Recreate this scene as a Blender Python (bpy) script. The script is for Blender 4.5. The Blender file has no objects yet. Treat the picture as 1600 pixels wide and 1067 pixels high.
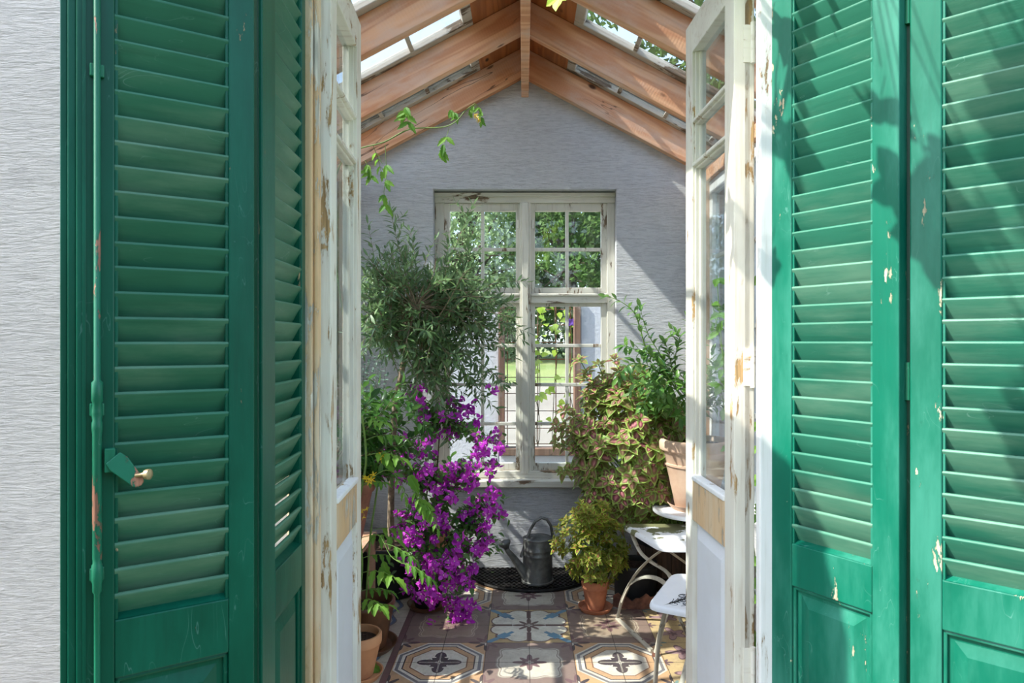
import bpy, math, random
from mathutils import Vector, Matrix, noise as mnoise
random.seed(7)
R = random.random
def U(a, b): return a + (b - a) * R()
PI = math.pi
COL = bpy.context.scene.collection
F = 1080.0; CX = 818.0; CY = 533.5; CH = 1.42
def P(px, py, Y):                      # real-world point at depth Y behind a pixel of the photograph
    return Vector(((px - CX) / F * Y, Y, CH + (CY - py) / F * Y))
# ------------------------------------------------------------------ objects
W = {}
def tag(o, label=None, cat=None, group=None, kind=None):
    if label: o['label'] = label
    if cat: o['category'] = cat
    if group: o['group'] = group
    if kind: o['kind'] = kind
    return o
def thing(name, label, cat, loc=(0, 0, 0), rz=0.0, group=None, kind=None, rot=None):
    o = bpy.data.objects.new(name, None); COL.objects.link(o)
    o.empty_display_size = 0.05
    o.location = loc; o.rotation_euler = rot if rot else (0, 0, rz)
    W[o.name] = Matrix.Translation(Vector(loc)) @ o.rotation_euler.to_matrix().to_4x4()
    return tag(o, label, cat, group, kind)
class MB:
    def __init__(s):
        s.v = []; s.f = []; s.uv = {}; s.rnd = []; s.mi = []
    def face(s, idx, uv=None, m=0):
        if uv: s.uv[len(s.f)] = uv
        s.f.append(idx); s.mi.append(m)
    def add(s, pts, r=0.0):
        n = len(s.v); s.v.extend(pts); s.rnd.extend([r] * len(pts)); return n
    def box(s, x0, x1, y0, y1, z0, z1, M=None, m=0):
        p = [Vector((x, y, z)) for z in (z0, z1) for y in (y0, y1) for x in (x0, x1)]
        if M: p = [M @ q for q in p]
        n = s.add(p)
        for q in ((0,2,3,1),(4,5,7,6),(0,1,5,4),(2,6,7,3),(0,4,6,2),(1,3,7,5)):
            s.face([n + i for i in q], m=m)
        return s
    def bar(s, a, b, w, h, up=(0, 0, 1), m=0):        # rectangular bar between two points
        a = Vector(a); b = Vector(b); d = (b - a).normalized(); up = Vector(up)
        sx = d.cross(up).normalized(); sz = sx.cross(d).normalized()
        pts = [q + sx * (i * w / 2) + sz * (j * h / 2) for q in (a, b) for i, j in ((-1,-1),(1,-1),(1,1),(-1,1))]
        n = s.add(pts)
        for q in ((3,2,1,0),(4,5,6,7),(0,1,5,4),(1,2,6,5),(2,3,7,6),(3,0,4,7)): s.face([n + i for i in q], m=m)
        return s
    def prism(s, poly, x0, x1, axis='x', M=None, m=0):  # poly in the plane perpendicular to axis
        k = len(poly); pts = []
        for t in (x0, x1):
            for (a, b) in poly:
                q = Vector((t, a, b)) if axis == 'x' else Vector((a, t, b)) if axis == 'y' else Vector((a, b, t))
                pts.append(M @ q if M else q)
        n = s.add(pts)
        s.face([n + i for i in range(k)][::-1], m=m); s.face([n + k + i for i in range(k)], m=m)
        for i in range(k):
            j = (i + 1) % k; s.face([n + i, n + j, n + k + j, n + k + i], m=m)
        return s
    def tube(s, pts, r, seg=8, cap=True, flat=1.0, m=0):
        pts = [Vector(p) for p in pts]
        rs = r if isinstance(r, (list, tuple)) else [r] * len(pts)
        prev = None; rings = []
        for i, p in enumerate(pts):
            d = (pts[min(i + 1, len(pts) - 1)] - pts[max(i - 1, 0)])
            d = d.normalized() if d.length > 1e-9 else Vector((0, 0, 1))
            if prev is None:
                a = Vector((0, 0, 1)) if abs(d.z) < 0.9 else Vector((1, 0, 0))
                x = d.cross(a).normalized()
            else:
                x = (prev - d * prev.dot(d)).normalized()
            prev = x; y = d.cross(x)
            rings.append(s.add([p + (x * math.cos(2*PI*k/seg) + y * math.sin(2*PI*k/seg) * flat) * rs[i] for k in range(seg)]))
        for a, b in zip(rings, rings[1:]):
            for k in range(seg):
                j = (k + 1) % seg; s.face([a + k, a + j, b + j, b + k], m=m)
        if cap:
            s.face([rings[0] + k for k in range(seg)][::-1], m=m); s.face([rings[-1] + k for k in range(seg)], m=m)
        return s
    def lathe(s, prof, c=(0, 0, 0), seg=36, M=None, m=0):   # prof: (r, z) list
        rings = []; c = Vector(c)
        for (r, z) in prof:
            q = [c + Vector((r*math.cos(2*PI*k/seg), r*math.sin(2*PI*k/seg), z)) for k in range(seg)]
            rings.append(s.add([M @ x for x in q] if M else q))
        for a, b in zip(rings, rings[1:]):
            for k in range(seg):
                j = (k + 1) % seg; s.face([a + k, a + j, b + j, b + k], m=m)
        if prof[0][0] > 1e-6: s.face([rings[0] + k for k in range(seg)][::-1], m=m)
        if prof[-1][0] > 1e-6: s.face([rings[-1] + k for k in range(seg)], m=m)
        return s
    def build(s, name, mats, parent=None, smooth=False, bevel=0, world=True, label=None, cat=None, group=None, kind=None, seg=2, origin=None, ang=40):
        me = bpy.data.meshes.new(name)
        if parent is not None:
            if world:
                I = W[parent.name].inverted(); vs = [I @ Vector(v) for v in s.v]
            else: vs = s.v
            loc = None
        else:
            xs = [v[0] for v in s.v]; ys = [v[1] for v in s.v]; zs = [v[2] for v in s.v]
            loc = Vector(origin) if origin is not None else Vector(((min(xs)+max(xs))/2, (min(ys)+max(ys))/2, min(zs)))
            vs = [Vector(v) - loc for v in s.v]
        me.from_pydata([tuple(v) for v in vs], [], s.f)
        if not isinstance(mats, (list, tuple)): mats = [mats]
        for m in mats: me.materials.append(m)
        if any(s.mi): me.polygons.foreach_set('material_index', s.mi)
        if s.uv:
            l = me.uv_layers.new(name='UVMap'); flat = []
            for i, p in enumerate(s.f):
                u = s.uv.get(i)
                for k in range(len(p)): flat.extend(u[k] if u else (0.0, 0.0))
            l.data.foreach_set('uv', flat)
        if any(s.rnd):
            a = me.attributes.new('rnd', 'FLOAT', 'POINT'); a.data.foreach_set('value', s.rnd)
        if smooth:
            me.polygons.foreach_set('use_smooth', [True] * len(me.polygons))
            me.set_sharp_from_angle(angle=math.radians(ang))
        me.validate(); me.update()
        o = bpy.data.objects.new(name, me); COL.objects.link(o)
        if parent is not None:
            o.parent = parent; W[o.name] = W[parent.name].copy()
        else:
            o.location = loc; W[o.name] = Matrix.Translation(loc)
        if bevel:
            b = o.modifiers.new('bevel', 'BEVEL'); b.width = bevel; b.segments = seg; b.limit_method = 'ANGLE'; b.angle_limit = math.radians(40)
        return tag(o, label, cat, group, kind)
def copy_tree(o, parent=None):
    c = o.copy(); COL.objects.link(c)
    if parent is not None: c.parent = parent
    for ch in list(o.children): copy_tree(ch, c)
    return c
# ------------------------------------------------------------------ shader helpers
class X:                                                   # socket arithmetic
    def __init__(s, nt, k): s.nt = nt; s.k = k
    def _m(s, op, *a, clamp=False):
        n = s.nt.nodes.new('ShaderNodeMath'); n.operation = op; n.use_clamp = clamp
        for i, v in enumerate((s,) + a):
            if isinstance(v, X): s.nt.links.new(v.k, n.inputs[i])
            else: n.inputs[i].default_value = v
        return X(s.nt, n.outputs[0])
    def __add__(s, o): return s._m('ADD', o)
    __radd__ = __add__
    def __sub__(s, o): return s._m('SUBTRACT', o)
    def __rsub__(s, o): return (s * -1.0) + o
    def __mul__(s, o): return s._m('MULTIPLY', o)
    __rmul__ = __mul__
    def __truediv__(s, o): return s._m('DIVIDE', o)
    def abs(s): return s._m('ABSOLUTE')
    def gt(s, o): return s._m('GREATER_THAN', o)
    def lt(s, o): return s._m('LESS_THAN', o)
    def max(s, o): return s._m('MAXIMUM', o)
    def min(s, o): return s._m('MINIMUM', o)
    def cos(s): return s._m('COSINE')
    def sin(s): return s._m('SINE')
    def frac(s): return s._m('FRACT')
    def floor(s): return s._m('FLOOR')
    def pow(s, o): return s._m('POWER', o)
    def sqrt(s): return s._m('SQRT')
    def atan2(s, o): return s._m('ARCTAN2', o)
    def clamp(s): return s._m('ADD', 0.0, clamp=True)
    def ramp(s, a, b, lo=0.0, hi=1.0):
        n = s.nt.nodes.new('ShaderNodeMapRange'); n.interpolation_type = 'SMOOTHSTEP'
        s.nt.links.new(s.k, n.inputs[0])
        for i, v in zip((1, 2, 3, 4), (a, b, lo, hi)): n.inputs[i].default_value = v
        return X(s.nt, n.outputs[0])
def lin(c):
    if isinstance(c, X): return c
    return tuple((x/255/12.92 if x/255 <= 0.04045 else ((x/255+0.055)/1.055)**2.4) for x in c) + (1.0,)
class M:
    def __init__(s, name):
        s.mat = bpy.data.materials.new(name); s.mat.use_nodes = True
        s.nt = s.mat.node_tree; s.nt.nodes.clear()
        s.out = s.n('ShaderNodeOutputMaterial')
    def n(s, t): return s.nt.nodes.new(t)
    def l(s, a, b): s.nt.links.new(a.k if isinstance(a, X) else a, b)
    def obj(s): return s.n('ShaderNodeTexCoord').outputs['Object']
    def pos(s): return s.n('ShaderNodeNewGeometry').outputs['Position']
    def uv(s): return s.n('ShaderNodeTexCoord').outputs['UV']
    def orand(s): return X(s.nt, s.n('ShaderNodeObjectInfo').outputs['Random'])
    def attr(s, a): 
        n = s.n('ShaderNodeAttribute'); n.attribute_name = a; return X(s.nt, n.outputs['Fac'])
    def mapv(s, v, sc=(1, 1, 1), off=(0, 0, 0), jitter=True):
        n = s.n('ShaderNodeMapping'); n.inputs['Scale'].default_value = sc; n.inputs['Location'].default_value = off
        s.l(v, n.inputs['Vector']); o = n.outputs[0]
        if jitter:
            c = s.n('ShaderNodeCombineXYZ'); q = s.orand() * 37.0
            for i in range(3): s.l(q, c.inputs[i])
            a = s.n('ShaderNodeVectorMath'); a.operation = 'ADD'; s.l(o, a.inputs[0]); s.l(c.outputs[0], a.inputs[1]); o = a.outputs[0]
        return o
    def noise(s, v, scale, detail=4, rough=0.55, dist=0.0):
        n = s.n('ShaderNodeTexNoise'); s.l(v, n.inputs['Vector'])
        n.inputs['Scale'].default_value = scale; n.inputs['Detail'].default_value = detail
        n.inputs['Roughness'].default_value = rough; n.inputs['Distortion'].default_value = dist
        return X(s.nt, n.outputs[0])
    def vor(s, v, scale, feat='F1'):
        n = s.n('ShaderNodeTexVoronoi'); n.feature = feat; s.l(v, n.inputs['Vector']); n.inputs['Scale'].default_value = scale
        return X(s.nt, n.outputs[0])
    def sep(s, v):
        n = s.n('ShaderNodeSeparateXYZ'); s.l(v, n.inputs[0]); return [X(s.nt, o) for o in n.outputs]
    def mix(s, f, a, b, mode='MIX'):
        n = s.n('ShaderNodeMix'); n.data_type = 'RGBA'; n.blend_type = mode
        if isinstance(f, X): s.l(f, n.inputs[0])
        else: n.inputs[0].default_value = f
        for v, i in ((a, 6), (b, 7)):
            if isinstance(v, X): s.l(v, n.inputs[i])
            else: n.inputs[i].default_value = lin(v) if len(v) == 3 else v
        return X(s.nt, n.outputs[2])
    def bump(s, h, strength=0.3, dist=0.01, chain=None):
        n = s.n('ShaderNodeBump'); n.inputs['Strength'].default_value = strength; n.inputs['Distance'].default_value = dist
        s.l(h, n.inputs['Height'])
        if chain is not None: s.l(chain, n.inputs['Normal'])
        return n.outputs[0]
    def bsdf(s, col, rough=0.6, normal=None, metal=0.0, spec=0.5, trans=None, coat=0.0):
        b = s.n('ShaderNodeBsdfPrincipled')
        if isinstance(col, X): s.l(col, b.inputs['Base Color'])
        else: b.inputs['Base Color'].default_value = lin(col)
        if isinstance(rough, X): s.l(rough, b.inputs['Roughness'])
        else: b.inputs['Roughness'].default_value = rough
        b.inputs['Metallic'].default_value = metal; b.inputs['Specular IOR Level'].default_value = spec
        b.inputs['Coat Weight'].default_value = coat
        if normal is not None: s.l(normal, b.inputs['Normal'])
        res = b.outputs[0]
        if trans:
            t = s.n('ShaderNodeBsdfTranslucent')
            tc = trans[1]
            if isinstance(tc, X): s.l(tc, t.inputs[0])
            else: t.inputs[0].default_value = lin(tc)
            mx = s.n('ShaderNodeMixShader'); mx.inputs[0].default_value = trans[0]
            s.l(res, mx.inputs[1]); s.l(t.outputs[0], mx.inputs[2]); res = mx.outputs[0]
        s.l(res, s.out.inputs[0]); return s.mat
STRETCH = {'x': (.06, 1, 1), 'y': (1, .06, 1), 'z': (1, 1, .06)}
def paint(name, base, under, chip=0.58, ax='z', dirt=(90, 80, 65), rough=0.5, var=0.12, chipscale=9, bump=.25, dirtamt=.35, fade=None):
    m = M(name); o = m.mapv(m.obj()); g = m.mapv(m.obj(), STRETCH[ax])
    st = {'x': (.25, 1, 1), 'y': (1, .25, 1), 'z': (1, 1, .25)}[ax]
    c = m.mapv(m.obj(), st)
    grain = m.noise(g, 90, 4, .6)
    big = m.noise(o, 3, 3)
    col = m.mix(big.ramp(.35, .65) * var * 3, base, tuple(min(255, int(x * 1.16 + 5)) for x in base))
    if fade: col = m.mix(m.noise(c, 6, 6, .65).ramp(.4, .7) * .7, col, fade)
    col = m.mix(m.noise(g, 60, 3).ramp(.5, .8) * dirtamt, col, dirt)
    ch = m.noise(c, chipscale, 8, .68, .3)
    ch2 = ch + (grain - .5) * .12
    k = ch2.ramp(chip, chip + .012)
    wood = m.mix(grain.ramp(.35, .65), under, tuple(int(x * .72) for x in under))
    col = m.mix(k, col, wood)
    edge = ch2.ramp(chip - .03, chip) * (1 - k)
    col = m.mix(edge * .35, col, dirt)
    sc2 = (m.noise(m.mapv(m.obj(), {'x': (.25, 1, 1), 'y': (1, .25, 1), 'z': (1, 1, .25)}[ax]), 16, 2, .5, 1.5) - .5).abs().ramp(.004, .001) * m.noise(o, 8, 2).ramp(.52, .62)
    col = m.mix(sc2 * .45, col, tuple(min(255, int(x * .6 + 95)) for x in base))
    h = grain * .25 - k * 1.0 + m.noise(o, 40, 3) * .15
    return m.bsdf(col, k * .3 + rough, m.bump(h, bump, .004), spec=.28)
def timber(name, a, b, ax='x', grey=(165, 150, 140), greyamt=.45, rough=.75):
    m = M(name); g = m.mapv(m.obj(), STRETCH[ax]); o = m.mapv(m.obj(), {'x': (.4, 1, 1), 'y': (1, .4, 1), 'z': (1, 1, .4)}[ax])
    d = m.noise(o, 5, 3) 
    ring = ((m.noise(g, 12, 2, .4, 1.2) + d * .25) * 22.0).sin() * .5 + .5
    fib = m.noise(g, 140, 4, .7)
    col = m.mix(ring * .55 + fib * .35, a, b)
    col = m.mix(m.noise(o, 7, 5, .6).ramp(.42, .68) * greyamt, col, grey)
    kn = m.vor(m.mapv(m.obj(), {'x': (.5, 1, 1), 'y': (1, .5, 1), 'z': (1, 1, .5)}[ax]), 5.5)
    col = m.mix(kn.ramp(.10, .04), col, tuple(int(x * .45) for x in b))
    cr = m.mapv(m.obj(), {'x': (.12, 1, 1), 'y': (1, .12, 1), 'z': (1, 1, .12)}[ax])
    crack = (m.noise(cr, 9, 3, .5, .4) - .5).abs().ramp(.008, .002) * m.noise(o, 3, 2).ramp(.5, .6)
    col = m.mix(crack * .75, col, (50, 30, 18))
    sawh = (m.sep(m.mapv(m.obj()))[{'x': 0, 'y': 1, 'z': 2}[ax]] * 420.0 + m.noise(o, 6, 2) * 12).sin()
    return m.bsdf(col, rough, m.bump(fib * .5 + ring * .2 - crack * 2 + sawh * .12, .35, .003))
def plaster(name, base, sc=1.0, strength=.9, dist=.012, dark=(120, 118, 120), ax='x', vary=(205, 203, 200)):
    m = M(name); p = m.pos()
    st = {'x': (.22, 1, 1.5), 'y': (1, .22, 1.5)}[ax]
    g = m.mapv(p, tuple(v * sc for v in st), jitter=False)
    a = m.noise(g, 70, 8, .72, .4); b = m.noise(g, 24, 6, .65, .8); f = m.noise(m.mapv(p, (sc * .6, sc, sc), jitter=False), 120, 5, .75)
    big = m.noise(p, 1.6, 4)
    col = m.mix(big.ramp(.35, .7) * .5, base, vary)
    col = m.mix(a.ramp(.56, .36) * .3, col, dark)
    col = m.mix(m.noise(p, 5, 6, .7).ramp(.55, .75) * .25, col, dark)
    h = a * 1.0 + b * 1.0 + f * .45
    return m.bsdf(col, .92, m.bump(h, strength, dist), spec=.2)
def leafmat(name, a, b, back=None, rim=None, core=None, tr=.35, rough=.42, spec=.5, vein=.15, corew=.5):
    m = M(name); r = m.attr('rnd'); u, v, _ = m.sep(m.uv())
    col = m.mix(r, a, b)
    cx = (u - .5).abs() * 2
    if core:
        nz = m.noise(m.mapv(m.uv(), (1, 1, 1), jitter=False), 14, 2) * .25
        d = (cx.pow(1.6) + ((v - .42).abs() * 1.75).pow(2.2)) + nz
        k = d.ramp(corew + .22, corew + .02)
        col = m.mix(k * (r * .35 + .65), col, core[0])
        k2 = d.ramp(.34, .12); col = m.mix(k2 * (r * 1.2)._m('MINIMUM', 1.0), col, core[1])
    if rim: col = m.mix(cx.ramp(.72, .95).max((v - .5).abs().ramp(.44, .5)) * .8, col, rim)
    col = m.mix(cx.ramp(.14, .02) * vein, col, tuple(min(255, int(x * 1.25 + 30)) for x in b))
    geo = m.n('ShaderNodeNewGeometry')
    if back: col = m.mix(X(m.nt, geo.outputs['Backfacing']), col, back)
    side = (((v * 1.0) + cx * -.35) * 70.0).sin()
    tcol = m.mix(.5, col, tuple(min(255, int(x * 1.2 + 25)) for x in b))
    return m.bsdf(col, rough, m.bump(side, .12, .002), spec=spec, trans=(tr, tcol))
def simple(name, col, rough=.5, metal=0, var=.15, dark=None, scale=20, bump=.1, spec=.5, coat=0):
    m = M(name); o = m.mapv(m.obj())
    n1 = m.noise(o, scale, 5, .6)
    c = m.mix(n1.ramp(.35, .7) * (var * 3), col, dark if dark else tuple(int(x * .7) for x in col))
    return m.bsdf(c, rough, m.bump(n1, bump, .004), metal=metal, spec=spec, coat=coat)
def glassmat(name, tint=(242, 246, 247), haze=.03, ior=1.5):
    m = M(name); t = m.n('ShaderNodeBsdfTransparent'); t.inputs[0].default_value = lin(tint)
    g = m.n('ShaderNodeBsdfGlossy'); g.inputs['Roughness'].default_value = .02
    nz = m.noise(m.mapv(m.obj()), 2.2, 2); m.l(m.bump(nz, .08, .02), g.inputs['Normal'])
    lw = m.n('ShaderNodeLayerWeight'); fc = X(m.nt, lw.outputs['Facing']); fr = fc.pow(5.0) * .75 + .035
    mx = m.n('ShaderNodeMixShader'); m.l(fr, mx.inputs[0]); m.l(t.outputs[0], mx.inputs[1]); m.l(g.outputs[0], mx.inputs[2])
    d = m.n('ShaderNodeBsdfDiffuse'); d.inputs[0].default_value = lin((225, 225, 220))
    hz = m.noise(m.mapv(m.obj()), 9, 6, .7).ramp(.45, .8, haze * .4, haze * 4)
    m2 = m.n('ShaderNodeMixShader'); m.l(hz, m2.inputs[0]); m.l(mx.outputs[0], m2.inputs[1]); m.l(d.outputs[0], m2.inputs[2])
    m.l(m2.outputs[0], m.out.inputs[0]); return m.mat
# ------------------------------------------------------------------ materials
facade_plaster = plaster('facade_plaster', (236, 236, 238), 1.5, 1.0, .05, dark=(150, 150, 155), vary=(222, 222, 224))
gable_plaster = plaster('gable_plaster', (226, 226, 229), 1.0, 1.0, .017, dark=(150, 150, 154), vary=(236, 235, 234))
side_plaster = plaster('side_plaster', (205, 204, 203), 1.0, .7, .01, ax='y')
white_plaster = simple('white_plaster', (208, 209, 214), .9, var=.06, dark=(186, 190, 198), scale=60, bump=.8)
green = paint('green_paint', (0, 74, 55), (190, 165, 125), .67, 'z', dirt=(8, 52, 40), rough=.34, var=.1, chipscale=26, dirtamt=.25, bump=.35, fade=(14, 98, 76))
green_sun = paint('sunlit_green', (8, 94, 74), (214, 200, 168), .645, 'z', dirt=(6, 70, 54), rough=.36, var=.1, chipscale=26, dirtamt=.15, bump=.35, fade=(62, 134, 116))  # lighter copy of the green: sunlight on the right leaves painted in, plus fading
green_slat_sun = paint('sunlit_slat', (40, 104, 84), (170, 180, 160), .76, 'x', dirt=(24, 84, 66), rough=.42, var=.15, chipscale=12, dirtamt=.3, bump=.4, fade=(104, 142, 120))  # slat paint again, its colour lifted for the sunlit right leaves
green_slat = paint('green_slat_paint', (44, 100, 76), (150, 160, 140), .75, 'x', dirt=(20, 70, 52), rough=.42, var=.15, chipscale=12, dirtamt=.35, bump=.4, fade=(104, 136, 110))
green_edge = paint('green_edge_paint', (4, 56, 40), (150, 140, 105), .64, 'z', dirt=(6, 34, 26), rough=.4, chipscale=45, bump=.6)
green_metal = paint('green_metal_paint', (26, 100, 74), (175, 122, 98), .60, 'z', dirt=(15, 60, 45), rough=.35, chipscale=22, bump=.5)
cream = paint('cream_peeling', (226, 219, 204), (205, 168, 118), .60, 'z', dirt=(165, 135, 100), rough=.5, chipscale=13, bump=.45)
creamy = paint('cream_peeling_y', (226, 220, 206), (205, 170, 125), .62, 'y', dirt=(165, 135, 100), rough=.5, chipscale=13, bump=.45)
bare = paint('bare_frame', (206, 172, 130), (226, 216, 198), .56, 'z', dirt=(180, 135, 85), rough=.6, chipscale=9, bump=.5, dirtamt=.4, fade=(222, 208, 184))
white_panel = simple('white_door_panel', (224, 225, 228), .5, var=.08, dark=(205, 203, 198), scale=7)
win_white = paint('window_white', (216, 212, 200), (150, 128, 105), .60, 'z', dirt=(140, 120, 95), rough=.5, chipscale=10, bump=.5)
win_white_x = paint('window_white_x', (216, 212, 200), (150, 128, 105), .59, 'x', dirt=(140, 120, 95), rough=.5, chipscale=10, bump=.5)
sash_grey = paint('roof_sash_paint', (182, 174, 162), (140, 122, 105), .56, 'x', dirt=(100, 85, 72), rough=.7, chipscale=12, bump=.6)
side_white = paint('side_frame_white', (232, 230, 226), (190, 160, 125), .61, 'z', dirt=(185, 175, 160), rough=.5)
raf = timber('rafter_timber', (236, 184, 142), (194, 124, 82), 'x', grey=(214, 184, 164), greyamt=.7)
boards = timber('ridge_board_timber', (190, 118, 62), (140, 78, 38), 'y', greyamt=.1)
post_t = timber('post_timber', (205, 165, 130), (165, 115, 82), 'z')
dark_t = timber('dark_post_timber', (140, 105, 85), (90, 62, 50), 'z', grey=(110, 95, 88))
glass = glassmat('window_glass', haze=.02)
roofglass = glassmat('roof_glass', haze=.05)
terra = simple('terracotta', (200, 128, 92), .8, var=.3, dark=(158, 90, 62), scale=9, bump=.3)
terra_pale = simple('pale_terracotta', (206, 176, 152), .85, var=.25, dark=(185, 148, 124), scale=6, bump=.3)
terra_tan = simple('tan_terracotta', (206, 150, 108), .8, var=.2, dark=(176, 120, 84), scale=8, bump=.3)
terra_brown = simple('brown_glaze', (122, 82, 56), .35, var=.25, dark=(75, 48, 32), scale=9, bump=.2)
soil = simple('soil', (72, 50, 36), .95, var=.3, dark=(35, 24, 18), scale=80, bump=1.5)
blackpot = simple('black_plastic', (34, 34, 36), .5, var=.2, dark=(14, 14, 15), scale=8)
zinc = simple('weathered_zinc', (128, 128, 124), .45, metal=.5, var=.3, dark=(74, 73, 70), scale=11, bump=.25)
iron = simple('cast_iron', (38, 34, 32), .6, metal=.5, var=.3, dark=(15, 13, 12), scale=30, bump=.6)
dirtm = simple('dark_dirt', (60, 48, 40), .95, var=.35, dark=(22, 18, 15), scale=60, bump=1.5)
stool_white = simple('white_enamel', (236, 236, 238), .42, var=.05, dark=(205, 205, 210), scale=12)
stool_leg = paint('stool_leg_paint', (176, 168, 152), (120, 105, 88), .60, 'z', dirt=(95, 85, 70), rough=.55, chipscale=16)
ink = simple('black_ink', (40, 40, 42), .6)
rust = simple('rusty_wire', (150, 82, 52), .8, var=.3, dark=(70, 52, 45), scale=6)
barrel_t = timber('barrel_timber', (92, 66, 50), (52, 38, 30), 'z', grey=(80, 68, 60))
bark = simple('olive_bark', (158, 138, 116), .9, var=.25, dark=(100, 86, 70), scale=35, bump=1.0)
bark_dark = simple('dark_bark', (84, 70, 58), .9, var=.3, dark=(48, 40, 34), scale=25, bump=1.0)
stem_g = simple('green_stem', (118, 148, 66), .6, var=.2, dark=(84, 110, 48))
stem_d = simple('woody_stem', (96, 84, 56), .8, var=.2, dark=(60, 52, 36))
L_olive = leafmat('olive_leaf', (50, 84, 54), (124, 154, 92), back=(118, 144, 108), tr=.22, rough=.4)
L_citrus = leafmat('citrus_leaf', (28, 68, 34), (84, 128, 52), tr=.3, rough=.28)
L_lemon = leafmat('lemon_leaf', (44, 92, 48), (110, 152, 66), back=(120, 152, 92), tr=.3, rough=.28)
L_tom = leafmat('tomato_leaf', (70, 122, 42), (122, 166, 62), tr=.45, rough=.55, spec=.3)
L_boug = leafmat('bougainvillea_leaf', (40, 80, 38), (96, 140, 58), tr=.35)
L_cole = leafmat('coleus_leaf', (118, 158, 62), (172, 196, 98), rim=(222, 228, 168), core=((128, 58, 76), (222, 120, 148)), tr=.3, rough=.55, spec=.3, corew=.42)
L_cole2 = leafmat('small_coleus_leaf', (52, 80, 34), (164, 176, 60), rim=(184, 194, 74), core=((84, 62, 34), (170, 84, 70)), tr=.3, rough=.55, spec=.3, corew=.34)
L_euc = leafmat('silver_leaf', (92, 126, 112), (132, 158, 142), tr=.2, rough=.6)
L_vine = leafmat('vine_leaf', (108, 150, 44), (168, 198, 66), tr=.5, rough=.5)
L_tree = leafmat('tree_leaf', (40, 68, 36), (100, 130, 68), tr=.4, rough=.6, spec=.25)
L_birch = leafmat('birch_leaf', (94, 120, 84), (154, 174, 128), tr=.4, rough=.6, spec=.25)
L_dark = leafmat('dark_tree_leaf', (38, 62, 34), (88, 118, 58), tr=.35, rough=.5)
def petal():
    m = M('magenta_bract'); r = m.attr('rnd'); u, v, _ = m.sep(m.uv())
    c = m.mix(r, (186, 48, 190), (232, 100, 230)); c = m.mix((u - .5).abs().ramp(.05, .0) * .4, c, (120, 20, 120))
    nz = m.noise(m.mapv(m.uv(), jitter=False), 9, 2)
    return m.bsdf(c, .6, m.bump(nz, .3, .004), spec=.2, trans=(.45, m.mix(.5, c, (232, 50, 224))))
MAG = petal()
creamf = simple('cream_floret', (240, 232, 190), .6)
yellowf = simple('yellow_petal', (236, 200, 40), .5)
# ------------------------------------------------------------------ floor
def tile_base(name):
    m = M(name); u, v, _ = m.sep(m.uv()); x = (u - .5) * 2; y = (v - .5) * 2
    return m, x, y, (x*x + y*y).sqrt(), y.atan2(x)
def tile_end(m, col, x, y):
    p = m.pos(); n1 = m.noise(p, 7, 6, .7); n2 = m.noise(p, 60, 4, .7)
    col = m.mix(n1.ramp(.35, .7) * .35, col, (128, 112, 100))
    col = m.mix(n2.ramp(.5, .75) * .3, col, (90, 78, 70))
    gx = (x.abs() - .5).abs(); gy = (y.abs() - .5).abs()
    g = gx.max(gy).gt(.492)
    col = m.mix(g * .8, col, (58, 48, 44))
    return m.bsdf(col, n1.ramp(.3, .7, .38, .6), m.bump(n2 * .3 - g, .25, .003), spec=.4)
def band(d, a, b): return d.gt(a) * d.lt(b)
def flower(m, col, x, y, s, c, petals=8, amp=.12):
    r = (x*x + y*y).sqrt(); t = y.atan2(x)
    d = r - (s + (t * petals).cos() * (amp * s * 3)) - (t * 4).cos() * .05 * s * 3
    return m.mix(d.lt(0.0), col, c)
def TileA(name, bg, med, line1, line2, fl):
    m, x, y, r, t = tile_base(name)
    ax, ay = x.abs(), y.abs()
    d = r - ((t * 4).cos() * -.07 + (t * 8).cos() * .045 + (t * 12).cos() * -.025 + .80)
    col = m.mix(d.lt(0.0), bg, line1)
    col = m.mix(band(d, -.05, -.03), col, line2)
    col = m.mix(d.lt(-.09), col, line2); col = m.mix(d.lt(-.115), col, med)
    col = flower(m, col, x, y, .26, fl, 8, .11); col = flower(m, col, x, y, .07, med, 4, .1)
    col = flower(m, col, ax - 1.0, ay - 1.0, .30, fl, 8, .12); col = flower(m, col, ax - 1.0, ay - 1.0, .15, bg, 8, .1)
    return tile_end(m, col, x, y)
def TileB(name):
    m, x, y, r, t = tile_base(name)
    ax, ay = x.abs(), y.abs()
    d = ax.max(ay).max((ax + ay) * .72)
    tan = (190, 152, 114); cr = (206, 198, 182); gr = (118, 116, 118); dk = (72, 64, 68); br = (132, 92, 70)
    col = m.mix(d.lt(.97), tan, cr)
    for a, b, c in ((.0, .93, gr), (0, .86, cr), (0, .79, dk), (0, .76, tan), (0, .63, br), (0, .60, cr)):
        col = m.mix(d.lt(b), col, c)
    col = flower(m, col, x, y, .34, dk, 4, .10); col = flower(m, col, (ax + ay) * .7071, (ax - ay) * .7071, .20, dk, 4, .14); q = (ax - .26).abs().max((ay - .26).abs()); col = flower(m, col, ax - .24, ay - .24, .10, cr, 6, .12); col = m.mix(band(ax.min(ay), .0, .014) * r.lt(.45), col, cr); col = flower(m, col, x, y, .07, cr, 4, .1)
    col = flower(m, col, ax - 1.0, ay - 1.0, .27, dk, 8, .15); col = flower(m, col, ax - 1.0, ay - 1.0, .11, cr, 4, .1)
    return tile_end(m, col, x, y)
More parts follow.
